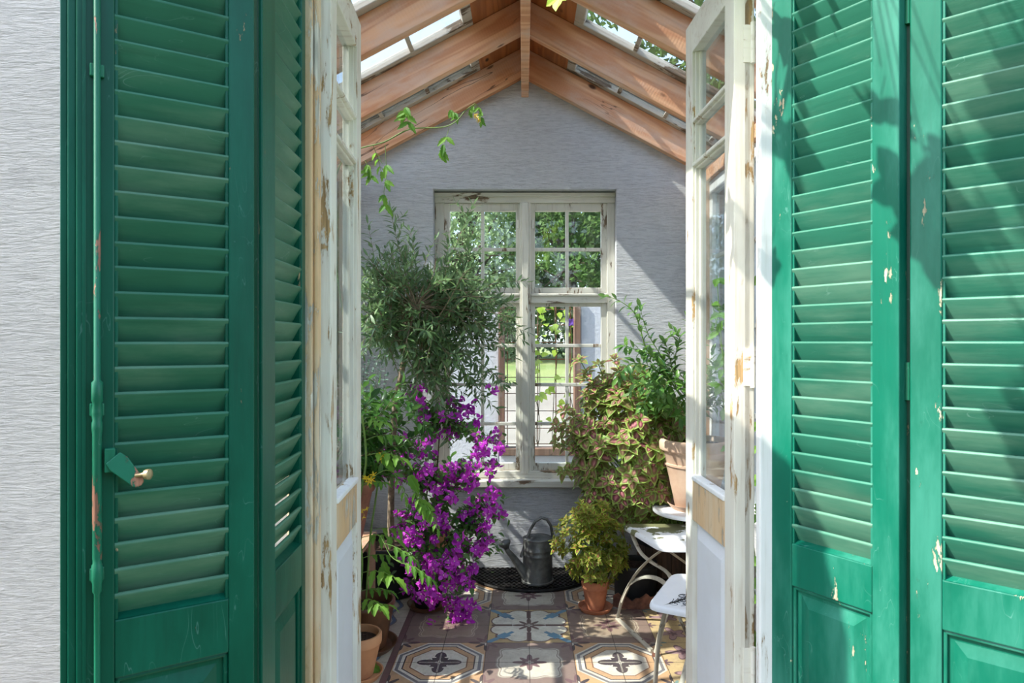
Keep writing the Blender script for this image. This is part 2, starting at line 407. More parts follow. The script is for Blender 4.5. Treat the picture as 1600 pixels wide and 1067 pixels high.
def TileC(name):
    m, x, y, r, t = tile_base(name)
    ax, ay = x.abs(), y.abs()
    och = (182, 156, 110); cr = (214, 208, 190); br = (108, 82, 76); bl = (96, 138, 160); gr = (140, 136, 132)
    k1 = ((ax - .66) * (ax - .66) + (ay - .26) * (ay - .26)).sqrt(); k2 = ((ax - .26) * (ax - .26) + (ay - .66) * (ay - .66)).sqrt()
    k3 = (ax - .33).abs().max((ay - .33).abs()) * .62
    k = k1.min(k2).min(k3)
    dg = (ax - ay).abs()
    col = m.mix(dg.lt(.10) * r.gt(.5), och, bl)
    col = m.mix(k.lt(.30), col, br); col = m.mix(k.lt(.265), col, cr)
    col = m.mix(ax.min(ay).lt(.055) * r.gt(.42) * r.lt(.93), col, br)
    e = (((ax + ay) * .7071 - .74) * ((ax + ay) * .7071 - .74) + dg * dg * .5).sqrt()
    dd = (ax + ay) * .7071
    col = m.mix(dg.lt(.17) * dd.gt(.72) * dd.lt(1.0), col, bl); col = m.mix(dg.lt(.07) * dd.gt(.55) * dd.lt(1.3), col, bl)
    col = flower(m, col, x, y, .26, br, 8, .16); col = flower(m, col, x, y, .07, cr, 4, .1)
    return tile_end(m, col, x, y)
def TileD(name):     # border with a blue wave, u across, v along
    m, x, y, r, t = tile_base(name)
    w = x + (y * PI * 1.0).sin() * .18
    col = m.mix(band(w, -.12, .06), (196, 186, 166), (92, 120, 146))
    col = m.mix(band(w, .06, .12), col, (120, 112, 108)); col = m.mix(x.gt(.70), col, (112, 82, 80))
    col = m.mix(x.lt(-.6), col, (190, 158, 104))
    return tile_end(m, col, x, y)
def TileE(name):
    m, x, y, r, t = tile_base(name)
    ax, ay = x.abs(), y.abs()
    col = m.mix(0.0, (184, 160, 118), (184, 160, 118))
    for q in ((ax - .5, ay - .5),):
        col = flower(m, col, q[0], q[1], .27, (104, 78, 86), 5, .12); col = flower(m, col, q[0], q[1], .23, (158, 128, 130), 5, .12)
        col = flower(m, col, q[0], q[1], .09, (104, 78, 86), 5, .12)
    col = flower(m, col, x, y, .16, (92, 76, 88), 4, .18); col = flower(m, col, ax - 1.0, ay - 1.0, .14, (110, 140, 136), 6, .2)
    col = flower(m, col, ax - 1.0, y, .12, (104, 78, 86), 6, .15)
    return tile_end(m, col, x, y)
tA = TileA('medallion_tile', (132, 112, 104), (196, 188, 172), (150, 138, 126), (206, 198, 182), (112, 84, 88))
tA2 = TileA('brown_medallion_tile', (128, 108, 98), (150, 132, 112), (136, 118, 104), (182, 168, 146), (108, 78, 80))
tB = TileB('octagon_tile'); tC = TileC('clover_tile'); tD = TileD('wave_border_tile'); tE = TileE('yellow_flower_tile')
mb = MB(); T = .2
for i in range(-6, 7):
    for j in range(-6, 8):
        x0 = .027 + i * T; y0 = 3.26 + j * T
        xa, xb = max(x0, -1.22), min(x0 + T, 1.22); ya, yb = y0, min(y0 + T, 4.42)
        if xb <= xa or yb <= ya: continue
        n = mb.add([(xa, ya, 0), (xb, ya, 0), (xb, yb, 0), (xa, yb, 0)])
        si = (i + 1) // 2; sj = j // 2
        if abs(si) <= 1:
            mat = (0 if sj % 2 else 2) if si == 0 else (1 if sj % 2 else 3)
        else: mat = 4 if si < 0 else 5
        qx = ((i + 1) % 2) * .5; qy = (j % 2) * .5
        f = lambda x, y: (qx + (x - x0) / T * .5, qy + (y - y0) / T * .5)
        if mat == 4:
            f = lambda x, y: ((x - x0) / T if True else 0, (y - y0) / T)
        mb.face([n, n+1, n+2, n+3], uv=[f(xa, ya), f(xb, ya), f(xb, yb), f(xa, yb)], m=mat)
mb.build('floor', [tA, tB, tC, tA2, tD, tE], kind='structure', origin=(0, 3.2, 0))
# ------------------------------------------------------------------ back gable wall with window hole
WY = 4.31
def wall_xz(name, rects, y0, y1, mat, holes=(), top=None):
    """gable wall from a fine strip polygon: union of boxes and gable top"""
wx0, wx1 = -.565, .580; wz0, wz1 = .545, 2.37
def roofz(x): return 3.215 - .535 * abs(x)
mb = MB()
def gable(mb, xa, xb, za, y0, y1, n=1):
    xs = [xa, xb] if xa * xb >= 0 else [xa, 0, xb]
    for a, b in zip(xs, xs[1:]):
        mb.prism([(a, za), (b, za), (b, roofz(b)), (a, roofz(a))], y0, y1, 'y')
mb.box(-1.3, wx0, WY, WY + .2, 0, wz1); mb.box(wx1, 1.3, WY, WY + .2, 0, wz1); mb.box(wx0, wx1, WY, WY + .2, 0, wz0)
gable(mb, -1.3, 1.3, wz1, WY, WY + .2)
mb.build('wall_back', gable_plaster, kind='structure')
mb = MB().box(wx0 - .01, wx1 + .01, WY - .035, WY + .1, wz0 - .03, wz0 + .012)
mb.build('trim_1', win_white_x, kind='structure', bevel=.006)
# casement window
def Zw(py): return CH + (CY - py) * (WY + .10) / F
def Xw(px): return (px - CX) * (WY + .10) / F
root = thing('window_1', 'tall back window with four sashes and peeling white frame', 'window', (0, WY + .12, Zw(742)), kind='structure')
fy0, fy1 = WY + .085, WY + .15
mb = MB()
mb.box(wx0, Xw(694), fy0, fy1, Zw(742), Zw(303)); mb.box(Xw(948), wx1, fy0, fy1, Zw(742), Zw(303))
mb.build('side_jamb', win_white, root, bevel=.004)
mb = MB().box(wx0, wx1, fy0 - .012, fy1, Zw(318), Zw(304)); mb.box(wx0, wx1, fy0 - .03, fy1, Zw(309), Zw(303))
mb.build('head_jamb', win_white_x, root, bevel=.004)
mb = MB().box(wx0, wx1, fy0 - .03, fy1, Zw(745), Zw(734)); mb.build('window_sill', win_white_x, root, bevel=.004)
mb = MB().box(Xw(812), Xw(829), fy0 - .022, fy1, Zw(738), Zw(318)).box(Xw(815.5), Xw(825.5), fy0 - .034, fy0, Zw(738), Zw(318)); mb.build('mullion', win_white, root, bevel=.004)
mb = MB()
for a, b in ((694, 812), (829, 948)):
    mb.box(Xw(a), Xw(b), fy0 - .012, fy1, Zw(474), Zw(459)); mb.box(Xw(a), Xw(b), fy0 - .022, fy1, Zw(463), Zw(459))
mb.build('transom', win_white_x, root, bevel=.004)
def sash(root, x0, x1, z0, z1, gx, gz, gxm, rows, name='sash'):
    sy0, sy1 = fy0 + .008, fy0 + .045
    s = MB()
    s.box(x0, gx[0], sy0, sy1, z0, z1).box(gx[1], x1, sy0, sy1, z0, z1)
    s.box(gx[0], gx[1], sy0, sy1, z0, gz[0]).box(gx[0], gx[1], sy0, sy1, gz[1], z1)
    so = s.build(name, win_white, root, bevel=.003)
    mu = MB().box(gxm - .0105, gxm + .0105, sy0 + .006, sy1 - .006, gz[0], gz[1])
    for i in range(1, rows):
        z = gz[0] + (gz[1] - gz[0]) * i / rows; mu.box(gx[0], gx[1], sy0 + .004, sy1 - .008, z - .0105, z + .0105)
    mu.build('muntin', win_white, so, bevel=.003)
    MB().box(gx[0] - .004, gx[1] + .004, sy0 + .022, sy0 + .025, gz[0] - .004, gz[1] + .004).build('pane', glass, so)
for (a, b, g0, g1, gm) in ((694, 813, 703, 806, 754), (828, 948, 836, 939, 886)):
    sash(root, Xw(a), Xw(b), Zw(459), Zw(318), (Xw(g0), Xw(g1)), (Zw(449.5), Zw(330)), Xw(gm), 2)
    sash(root, Xw(a), Xw(b), Zw(736), Zw(474), (Xw(g0), Xw(g1)), (Zw(723), Zw(479)), Xw(gm), 4)
for sx in (810, 832):
    h = MB()
    for z in (345, 440, 500, 700): h.tube([(Xw(sx), fy0 - .005, Zw(z)), (Xw(sx), fy0 - .005, Zw(z + 12))], .006)
    h.build('hinge', win_white, root, smooth=True)
# ------------------------------------------------------------------ side walls: low masonry, old sashes, timber plate
for side, nm in ((-1, 'left'), (1, 'right')):
    X0 = 1.135
    mb = MB().box(min(side*X0, side*(X0+.14)), max(side*X0, side*(X0+.14)), 2.05, WY, 0, .52)
    mb.build('wall_' + nm, side_plaster, kind='structure', bevel=.006)
    mb = MB().box(min(side*(X0-.02), side*(X0+.10)), max(side*(X0-.02), side*(X0+.10)), 2.03, WY, 2.40, 2.47)
    mb.build('trim_%d' % (3 if side > 0 else 2), raf, kind='structure', bevel=.004)
    for k, (ya, yb) in enumerate(((2.12, 2.80), (2.86, 3.54), (3.60, 4.24))):
        wn = thing('window_%d' % (2 + k + (3 if side > 0 else 0)), '%s old sash window of the %s side wall' % (('nearest', 'middle', 'farthest')[k], nm), 'window', (side * (X0 + .03), (ya + yb) / 2, .52), kind='structure')
        xa, xb = sorted((side * (X0 + .005), side * (X0 + .05)))
        MB().box(xa, xb, ya, ya + .06, .52, 2.40).box(xa, xb, yb - .06, yb, .52, 2.40).box(xa, xb, ya + .06, yb - .06, .52, .60).box(xa, xb, ya + .06, yb - .06, 2.32, 2.40).build('window_frame', side_white, wn, bevel=.004)
        mu = MB()
        for z in (1.05, 1.5, 1.93): mu.box(xa + .008, xb - .008, ya + .06, yb - .06, z - .012, z + .012)
        mu.box(xa + .01, xb - .01, (ya + yb) / 2 - .011, (ya + yb) / 2 + .011, .60, 2.32)
        mu.build('muntin', side_white, wn, bevel=.003)
        MB().box((xa + xb) / 2 - .0015, (xa + xb) / 2 + .0015, ya + .055, yb - .055, .595, 2.325).build('pane', glass, wn)
    posts = {-1: 'left', 1: 'right'}
    for k, y in enumerate((2.06, 2.80, 3.54, 4.24)):
        xa, xb = sorted((side * (X0 - .035), side * (X0 + .06)))
        MB().box(xa, xb, y, y + .06, .52, 2.40).build('wall_post', post_t, bevel=.004, kind='structure',
            label='%s square timber post of the %s side wall between old windows' % (('nearest', 'second', 'third', 'farthest')[k], nm), cat='post')
# ------------------------------------------------------------------ roof
ANG = math.atan(.535)
def slope_frame(side, y, z0=3.055):   # local x runs down the slope from the ridge, z is square to it
    if side > 0: Mx = Matrix.Translation((0, y, z0)) @ Matrix.Rotation(ANG, 4, 'Y')
    else: Mx = Matrix.Translation((0, y, z0)) @ Matrix.Rotation(PI, 4, 'Z') @ Matrix.Rotation(ANG, 4, 'Y')
    return Mx
def on_slope(o, side, y, z0=3.055):
    Mx = slope_frame(side, y, z0); o.matrix_world = Mx; o.location = Mx.to_translation(); o.rotation_euler = Mx.to_euler(); W[o.name] = Mx
RD = .178 * math.cos(ANG)
ord_ = ('farthest, set against the back wall', 'second from the back wall', 'third from the back wall', 'nearest to the doorway')
for k, y in enumerate((4.28, 3.67, 3.06, 2.45)):
    for side in (-1, 1):
        mb = MB(); d = -side * 0
        rs = .037 if side > 0 else .017
        mb.prism([(rs, 0), (1.50, 0), (1.50, RD), (rs - RD * .535, RD)], -.027, .027, 'y')
        o = mb.build('rafter', raf, bevel=.004, kind='structure', origin=(0, 0, 0), label='raw pine rafter of the %s roof slope, %s' % ('left' if side < 0 else 'right', ord_[k]), cat='rafter', group='roof rafters')
        on_slope(o, side, y)
MB().box(-.014, .032, 2.0, 4.31, 2.94, 3.24).build('ridge_beam', raf, bevel=.004, kind='structure', label='vertical ridge board running along the roof peak above the room', cat='beam')
MB().prism([(-.16, 3.275), (.009, 3.365), (.178, 3.275), (.178, 3.26), (.009, 3.35), (-.16, 3.26)][::-1], 1.95, 4.5, 'y').build('ridge_cap', zinc, kind='structure', label='zinc ridge capping over the roof peak', cat='roof')
bays = ((3.697, 4.253), (3.087, 3.643), (2.477, 3.033), (1.99, 2.423))
bn = ('farthest bay by the back wall', 'second bay from the back wall', 'third bay from the back wall', 'bay nearest the doorway')
for k, (ya, yb) in enumerate(bays):
    for side in (-1, 1):
        yc = (ya + yb) / 2; h = (yb - ya) / 2
        nm = 'left' if side < 0 else 'right'
        t = thing('roof_window', 'old glazed sash lying on the %s roof slope, %s' % (nm, bn[k]), 'window', group='roof sashes')
        t['kind'] = 'structure'
        on_slope(t, side, yc)
        xs, xe = .215, 1.55; z0, z1 = RD, RD + .04
        fr = MB(); E = h + .027
        fr.box(xs, xe, -E, -h + .045, z0, z1).box(xs, xe, h - .045, E, z0, z1).box(xs, xs + .055, -h + .045, h - .045, z0, z1).box(xe - .05, xe, -h + .045, h - .045, z0, z1)
        fr.build('sash_frame', sash_grey, t, world=False, bevel=.005)
        mu = MB(); x = xs + .055 + .30
        while x < xe - .1:
            mu.box(x - .012, x + .012, -h + .045, h - .045, z0 + .004, z1 - .006); x += .315
        mu.build('muntin', sash_grey, t, world=False, bevel=.004)
        MB().box(xs + .05, xe - .05, -h + .04, h - .04, z0 + .022, z0 + .025).build('pane', roofglass, t, world=False)
        b = MB(); b.box((.037 if side > 0 else .017) - RD * .535 - .01, xs + .01, -h - .02, h + .02, RD + .002, RD + .022)
        o = b.build('ridge_plank', boards, bevel=.002, kind='structure', origin=(0, 0, 0), label='brown roof plank beside the ridge on the %s, %s' % (nm, bn[k]), cat='plank'); on_slope(o, side, yc)
for side in (-1, 1):
    o = MB().box(.1, 1.6, -.05, .09, RD + .044, RD + .050).build('flashing', simple('pale_lead', (176, 180, 186), .5, var=.1), kind='structure', origin=(0, 0, 0), label='pale metal flashing strip over the %s roof edge at the back gable' % ('left' if side < 0 else 'right'), cat='flashing'); on_slope(o, side, 4.24)
# ------------------------------------------------------------------ front wall and door frame
fw0, fw1 = 1.955, 2.015
mb = MB(); mb.box(-3.4, -.625, fw0, fw1 + .0, -.02, 2.62).box(.705, 3.2, fw0, fw1, -.02, 2.62)
mb.prism([(-3.4, 2.62), (3.2, 2.62), (3.2, 2.8), (-3.4, 2.8)], fw0, fw1, 'y')
gable(mb, -.75, .75, 2.8, fw0, fw1)
mb.build('wall_front', facade_plaster, kind='structure')
mb = MB().box(-.660, -.590, 1.925, 1.985, 0, 2.62).box(-.590, -.577, 1.938, 1.975, 0, 2.62); mb.build('trim_4', bare, kind='structure', bevel=.006)
mb = MB().box(.664, .712, 1.945, 1.972, 0, 2.62).box(.668, .712, 1.972, 1.990, 0, 2.62); mb.build('trim_5', side_white, kind='structure', bevel=.005)
mb = MB().box(-.66, .712, 1.93, 2.0, 2.62, 2.70); mb.build('trim_6', bare, kind='structure', bevel=.005)
MB().box(-.63, .70, 1.90, 2.10, -.03, .012).build('trim_7', side_plaster, kind='structure', bevel=.006)
# ------------------------------------------------------------------ glazed doors, opened into the room
def door(nm, label, A, B, side):
    A = Vector(A); B = Vector(B); d = B - A; Wd = d.length; rz = math.atan2(d.y, d.x)
    t = thing(nm, label, 'door', (A.x, A.y, .015), rz, kind='structure')
    # local x along the leaf, visible face y = 0, thickness away from the room axis
    th = .050; s = 1 if side < 0 else -1          # left door: thickness to +y local (= -X world)
    def yb(a, b): return tuple(sorted((a * s, b * s)))
    def bx(m, x0, x1, a, b, z0, z1): y = yb(a, b); return m.box(x0, x1, y[0], y[1], z0, z1)
    H = 2.545; sw = .082; z = lambda v: v - .015
    bars = (z(2.445), z(2.185), z(2.030), z(.935))
    m = MB(); bx(m, 0, sw, 0, th, 0, H).build('hinge_stile', cream, t, world=False, bevel=.003)
    m = MB(); bx(m, 0, .018, th - .02, th + .012, 0, H); m.build('rebate_strip', cream, t, world=False, bevel=.003)
    m = MB(); bx(m, Wd - sw, Wd, 0, th, 0, H).build('lock_stile', cream, t, world=False, bevel=.003)
    m = MB()
    for xx in (sw, Wd - sw):                              # glazing beads on the stiles
        e = 1 if xx == sw else -1
        for (dep, w) in ((.010, .008), (.024, .014)):
            bx(m, min(xx, xx + e * w), max(xx, xx + e * w), dep, th - .004, bars[3], bars[0])
    m.build('glazing_bead', cream, t, world=False, bevel=.002)
    m = MB(); bx(m, sw, Wd - sw, 0, th, bars[0], H).build('top_rail', creamy, t, world=False, bevel=.003)
    m = MB(); bx(m, sw, Wd - sw, 0, th, z(.79), bars[3]); m.build('lock_rail', bare, t, world=False, bevel=.003)
    m = MB(); bx(m, sw, Wd - sw, -.006, th * .6, bars[3] - .004, bars[3] + .014); m.build('glazing_sill', side_white, t, world=False, bevel=.005)
    m = MB(); bx(m, sw, Wd - sw, 0, th, 0, z(.16)).build('bottom_rail', creamy, t, world=False, bevel=.003)
    for zz, w in ((bars[1], .030), (bars[2], .030)):
        m = MB(); bx(m, sw - .002, Wd - sw + .002, .012, th - .006, zz, zz + w); bx(m, sw - .002, Wd - sw + .002, .0, .02, zz + .008, zz + w - .008)
        m.build('muntin', creamy, t, world=False, bevel=.005)
    m = MB(); bx(m, sw - .005, Wd - sw + .005, th * .62, th * .62 + .003, bars[3] - .005, bars[0] + .005); m.build('pane', glass, t, world=False)
    m = MB(); bx(m, sw, Wd - sw, .018, th - .012, z(.16), z(.79)); 
    y0, y1 = .018, .006
    pts = [(sw + .02, z(.18)), (Wd - sw - .02, z(.18)), (Wd - sw - .02, z(.77)), (sw + .02, z(.77))]
    pin = [(sw + .05, z(.215)), (Wd - sw - .05, z(.215)), (Wd - sw - .05, z(.735)), (sw + .05, z(.735))]
    n = m.add([Vector((x, y0 * s, q)) for x, q in pts] + [Vector((x, y1 * s, q)) for x, q in pin])
    for i in range(4):
        j = (i + 1) % 4; m.face([n + i, n + j, n + 4 + j, n + 4 + i])
    m.face([n + 4, n + 5, n + 6, n + 7])
    m.build('lower_panel', white_panel, t, world=False)
    for hz in (.45, 1.33, 2.28):
        m = MB(); m.tube([(-.008, (th + .004) * s, hz - .06), (-.008, (th + .004) * s, hz + .06)], .0075, 10)
        bx(m, -.003, .03, th * .55, th + .004, hz - .055, hz + .055); m.build('hinge', creamy, t, world=False, smooth=True)
    return t
door('door_1', 'left glazed door leaf with flaking cream paint, opened into the room', (-.556, 1.995), (-.585, 2.49), -1)
door('door_2', 'right glazed door leaf with flaking cream paint, opened into the room', (.618, 2.03), (.5935, 2.53), 1)
# ------------------------------------------------------------------ green bifold shutters
def shutter(label, A, B, lx0, lx1, group='green louvred shutters', green=green, green_slat=green_slat):
    A = Vector(A); B = Vector(B); d = B - A; Wd = d.length; rz = math.atan2(d.y, d.x); zb = .03
    t = thing('shutter', label, 'shutter', (A.x, A.y, zb), rz, group=group)
    H = 2.60 - zb; th = .036; L0 = .868 - zb; L1 = 2.50 - zb; P1 = .752 - zb; P0 = .16 - zb
    MB().box(0, lx0, 0, th, 0, H).build('stile', green, t, world=False, bevel=.003)
    MB().box(lx1, Wd, 0, th, 0, H).build('stile', green, t, world=False, bevel=.003)
    MB().box(lx0, lx1, 0, th, P1, L0).build('middle_rail', green, t, world=False, bevel=.003)
    MB().box(lx0, lx1, 0, th, L1, H).build('top_rail', green, t, world=False, bevel=.003)
    MB().box(lx0, lx1, 0, th, 0, P0).build('bottom_rail', green, t, world=False, bevel=.003)
    m = MB()                                               # narrow bead round the louvre opening
    m.prism([(0.002, L0), (.004, L0), (th - .008, L0 + .010), (th - .008, L0 - .002), (.002, L0 - .002)], lx0, lx1, 'x')
    for xx, e in ((lx0, 1), (lx1, -1)):
        m.box(min(xx, xx + e * .006), max(xx, xx + e * .006), .004, th - .004, L0, L1)
    m.build('louvre_bead', green, t, world=False, bevel=.002)
    m = MB(); z = L0 + .012
    while z < L1 - .02:                                    # slat: top edge to the viewer, lower edge behind
        prof = []
        a = Vector((.004, z + .040)); b = Vector((th + .004, z - .024)); dd = (b - a).normalized(); nn = Vector((-dd.y, dd.x)); h2 = .0052
        for q in range(7):
            an = PI / 2 + PI * q / 6; prof.append(a + dd * (math.cos(an) * h2 + h2) + nn * math.sin(an) * h2)
        prof.append(b - nn * h2); prof.append(b + nn * h2)
        dz = U(-.001, .001); prof = [(p.x, p.y + dz) for p in prof]
        m.prism(prof, lx0, lx1, 'x'); z += .050
    m.build('louvre_slats', green_slat, t, world=False, smooth=True, ang=30)
    m = MB(); m.box(lx0, lx1, .014, th - .008, P0, P1)
    e0, e1 = .022, .050
    pts = [(lx0 + e0, P0 + e0), (lx1 - e0, P0 + e0), (lx1 - e0, P1 - e0), (lx0 + e0, P1 - e0)]
    pin = [(lx0 + e1, P0 + e1), (lx1 - e1, P0 + e1), (lx1 - e1, P1 - e1), (lx0 + e1, P1 - e1)]
    n = m.add([Vector((x, .014, q)) for x, q in pts] + [Vector((x, .004, q)) for x, q in pin])
    for i in range(4):
        j = (i + 1) % 4; m.face([n + i, n + j, n + 4 + j, n + 4 + i])
    m.face([n + 4, n + 5, n + 6, n + 7])
    m.build('lower_panel', green, t, world=False)
    m = MB()
    for (a, b, c, dd) in ((lx0, lx1, P1 - .010, P1), (lx0, lx1, P0, P0 + .010), (lx0, lx0 + .010, P0, P1), (lx1 - .010, lx1, P0, P1)):
        m.box(a, b, .005, .016, c, dd)
    m.build('panel_moulding', green, t, world=False, bevel=.004)
    return t, Wd, th
s1, w1, th = shutter('green louvred shutter leaf at far left carrying the long bolt rod', (-.862, 1.332), (-.589, 1.513), .064, .275)
m = MB().box(-.014, .0, .010, th, 0, 2.57).box(-.026, -.014, .020, th, 0, 2.57); m.build('rebate_strip', green, s1, world=False, bevel=.002)
m = MB().box(.010, .016, -.003, 0.0, 0, 2.57).build('stile_bead', green, s1, world=False, bevel=.001)
m = MB(); zz = [0.02, .80, .93, .935, .95, .955, .985, .99, 1.0, 1.24, 1.25, 1.262, 1.266, 1.28, 1.285, 1.30, 1.305, 1.34, 1.345, 2.55]
rr = [.0055, .0055, .0055, .0082, .0082, .0098, .0098, .0075, .0082, .0082, .0095, .0095, .0080, .0098, .0098, .0078, .0100, .0100, .0060, .0060]
m.tube([(.034, -.010, z - .03) for z in zz], rr, 14); m.build('bolt_rod', green_metal, s1, world=False, smooth=True)
for z in (.42, .97, 1.29, 1.95):
    MB().box(.022, .046, -.009, .0, z - .045, z - .02).build('rod_guide', green_metal, s1, world=False, bevel=.002)
hz = 1.163
hd = MB().box(.046, .064, -.020, -.004, hz - .028, hz + .018)
Mh = Matrix.Translation((.060, -.020, hz)) @ Matrix.Rotation(math.radians(50), 4, 'Y') @ Matrix.Rotation(math.radians(-12), 4, 'Z')
pl = [(0, -.016), (0, .016), (.016, .019), (.056, .013)] + [(.062 + .013 * math.cos(a), .013 * math.sin(a)) for a in (1.2, .6, 0, -.6, -1.2)] + [(.056, -.013), (.016, -.019)]
hd.prism(pl[::-1], -.003, .003, 'y', M=Mh)
ho = hd.build('handle', green_metal, s1, world=False, bevel=.0015)
pk = Mh @ Vector((.054, -.003, .006))
MB().tube([pk, pk + Vector((.014, -.012, .003)), pk + Vector((.016, -.014, .003)), pk + Vector((.022, -.019, .003)), pk + Vector((.024, -.021, .003))], [.004, .004, .0095, .0105, .006], 14).build('handle_knob', simple('worn_brass', (190, 165, 125), .35, metal=.6, var=.2), ho, world=False, smooth=True, label='small worn brass knob')
s2, w2, _ = shutter('green louvred shutter leaf on the left folded edge-on against the door frame', (-.590, 1.562), (-.609, 1.945), .095, .330)
MB().box(-.012, 0, .006, .034, 0, 2.57).build('edge_strip', green_edge, s2, world=False, bevel=.002)
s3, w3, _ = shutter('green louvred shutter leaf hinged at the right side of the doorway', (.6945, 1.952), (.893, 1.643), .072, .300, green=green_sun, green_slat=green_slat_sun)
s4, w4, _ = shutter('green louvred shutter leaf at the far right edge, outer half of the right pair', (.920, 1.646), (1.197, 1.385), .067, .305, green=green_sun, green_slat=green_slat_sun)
MB().box(-.016, 0, .012, .034, 0, 2.57).build('rebate_strip', green_edge, s4, world=False, bevel=.002)
for s_, xh in ((s3, w3 + .004), (s2, -.008)):
    for z in (.4, 1.25, 2.15):
        MB().tube([(xh, .030, z), (xh, .030, z + .09)], .007, 10).build('hinge', green_metal, s_, world=False, smooth=True)
# ------------------------------------------------------------------ plant helpers
def rv(): 
    while True:
        v = Vector((U(-1, 1), U(-1, 1), U(-1, 1)))
        if .05 < v.length < 1: return v.normalized()
PROF = {'olive': ((.0, .0), (.25, .75), (.6, 1.0), (1, 0)), 'ovate': ((0, 0), (.28, 1.0), (.62, .78), (1, 0)),
        'obl': ((0, 0), (.35, .9), (.7, .85), (1, 0)), 'heart': ((0, .12), (.22, 1.0), (.6, .72), (1, 0))}
def leaf(mb, b, d, n, L, Wd, kind='ovate', fold=.25, droop=.2, r=None, wavy=0):
    d = d.normalized(); s = d.cross(n)
    if s.length < 1e-4: s = d.cross(Vector((1, .3, .2)))
    s.normalize(); n = s.cross(d).normalized()
    r = R() if r is None else r
    pr = PROF[kind]; pts = [b]; uv = [(.5, 0)]
    for t, w in pr[1:-1]:
        c = b + d * (L * t) - n * (droop * L * t * t)
        up = n * (fold * w * Wd * .5); q = s * (w * Wd * .5)
        k = n * (wavy * Wd * U(-1, 1)) if wavy else Vector((0, 0, 0))
        pts += [c - q + up + k, c, c + q + up - k]; uv += [(.5 - .5 * w, t), (.5, t), (.5 + .5 * w, t)]
    pts.append(b + d * L - n * (droop * L)); uv.append((.5, 1))
    i = mb.add(pts, r)
    for f in ((0, 2, 1), (0, 3, 2), (1, 2, 5, 4), (2, 3, 6, 5), (4, 5, 7), (5, 6, 7)):
        mb.face([i + k for k in f], uv=[uv[k] for k in f])
def jag_leaf(mb, b, d, n, L, Wd, r=None, teeth=4, droop=.3):   # toothed outline leaflet
    d = d.normalized(); s = d.cross(n)
    if s.length < 1e-4: s = d.cross(Vector((1, .3, .2)))
    s.normalize(); n = s.cross(d).normalized(); r = R() if r is None else r
    mid = []; le = []; ri = []; m = teeth * 2
    for k in range(m + 1):
        t = k / m; w = math.sin(PI * min(1, t * .93 + .06)) ** .8 * (1.0 if k % 2 else .72) * (1 - .35 * t)
        if k == m: w = 0
        c = b + d * (L * t) - n * (droop * L * t * t)
        mid.append((c, (.5, t))); le.append((c - s * (w * Wd * .5) + n * (.15 * w * Wd), (.5 - .5 * w, t))); ri.append((c + s * (w * Wd * .5) + n * (.15 * w * Wd), (.5 + .5 * w, t)))
    i = mb.add([p[0] for p in mid + le + ri], r); k1 = m + 1; U_ = [p[1] for p in mid + le + ri]
    for k in range(m):
        for o in (k1, 2 * k1):
            f = [k, k + 1, o + k + 1, o + k]
            mb.face([i + q for q in f], uv=[U_[q] for q in f])
def bez(a, b, c, n=8):
    return [a * (1 - t) ** 2 + b * (2 * t * (1 - t)) + c * t * t for t in (i / n for i in range(n + 1))]
def along(pts, t):
    k = t * (len(pts) - 1); i = min(int(k), len(pts) - 2); f = k - i
    return pts[i].lerp(pts[i + 1], f), (pts[i + 1] - pts[i]).normalized()
def shoot(lm, sm, pts, n, L, Wd, kind='ovate', mode='alt', t0=.1, ang=55, r0=.003, fold=.25, droop=.2, upb=.4, taper=.3, seg=5, jag=None):
    if sm is not None:
        sm.tube(pts, [r0 * (1 - .75 * i / (len(pts) - 1)) for i in range(len(pts))], seg, cap=False)
    ph = U(0, 6)
    for i in range(n):
        t = t0 + (1 - t0) * (i + .5) / n; p, d = along(pts, min(.999, t))
        a = Vector((0, 0, 1)) if abs(d.z) < .9 else Vector((1, 0, 0)); x = d.cross(a).normalized(); y = x.cross(d)
        ks = {'alt': (ph + i * 2.4,), 'opp': (ph + i * PI / 2, ph + i * PI / 2 + PI), 'whorl': tuple(ph + i * .8 + q * PI / 2 for q in range(4))}[mode]
        for k in ks:
            k += U(-.4, .4); rad = x * math.cos(k) + y * math.sin(k); an = math.radians(ang + U(-18, 18))
            dd = d * math.cos(an) + rad * math.sin(an); dd.z += upb * U(-.5, .6)
            sc = (1 - taper * t) * U(.7, 1.15)
            nn = (d * .6 + Vector((0, 0, 1)) + rv() * .4)
            (leaf(lm, p, dd, nn, L * sc, Wd * sc, kind, fold, droop * U(.3, 1.6)) if not jag else jag_leaf(lm, p, dd, nn, L * sc, Wd * sc, teeth=jag))
    if n: 
        p, d = along(pts, .999); leaf(lm, p, d, rv(), L * .7, Wd * .7, kind, fold, droop)
def wob(a, b, amt, n=7, sag=0.0):
    a = Vector(a); b = Vector(b); o1 = rv() * amt; L = (b - a).length
    m = (a + b) / 2 + o1 * L + Vector((0, 0, sag * L)); return bez(a, m, b, n)
def spl(pts, n=4):
    out = []
    for i in range(len(pts) - 1):
        p0 = pts[max(i-1, 0)]; p1 = pts[i]; p2 = pts[i+1]; p3 = pts[min(i+2, len(pts)-1)]
        for k in range(n):
            t = k / n; out.append(.5 * ((2*p1) + (p2-p0)*t + (2*p0-5*p1+4*p2-p3)*t*t + (3*p1-p0-3*p2+p3)*t**3))
    return out + [pts[-1]]
def pot_shape(r0, r1, h, rim=.02, rimh=.035, th=.012, soilz=.03):
    return [(r0 * .9, 0), (r0, .004), (r1 - rim * .55, h - rimh - .004), (r1 - .002, h - rimh), (r1, h - rimh + .006), (r1, h - .006), (r1 - .004, h), (r1 - th, h), (r1 - th - .003, h - .01), (r1 - th - rim * .3, h - soilz - .004)]
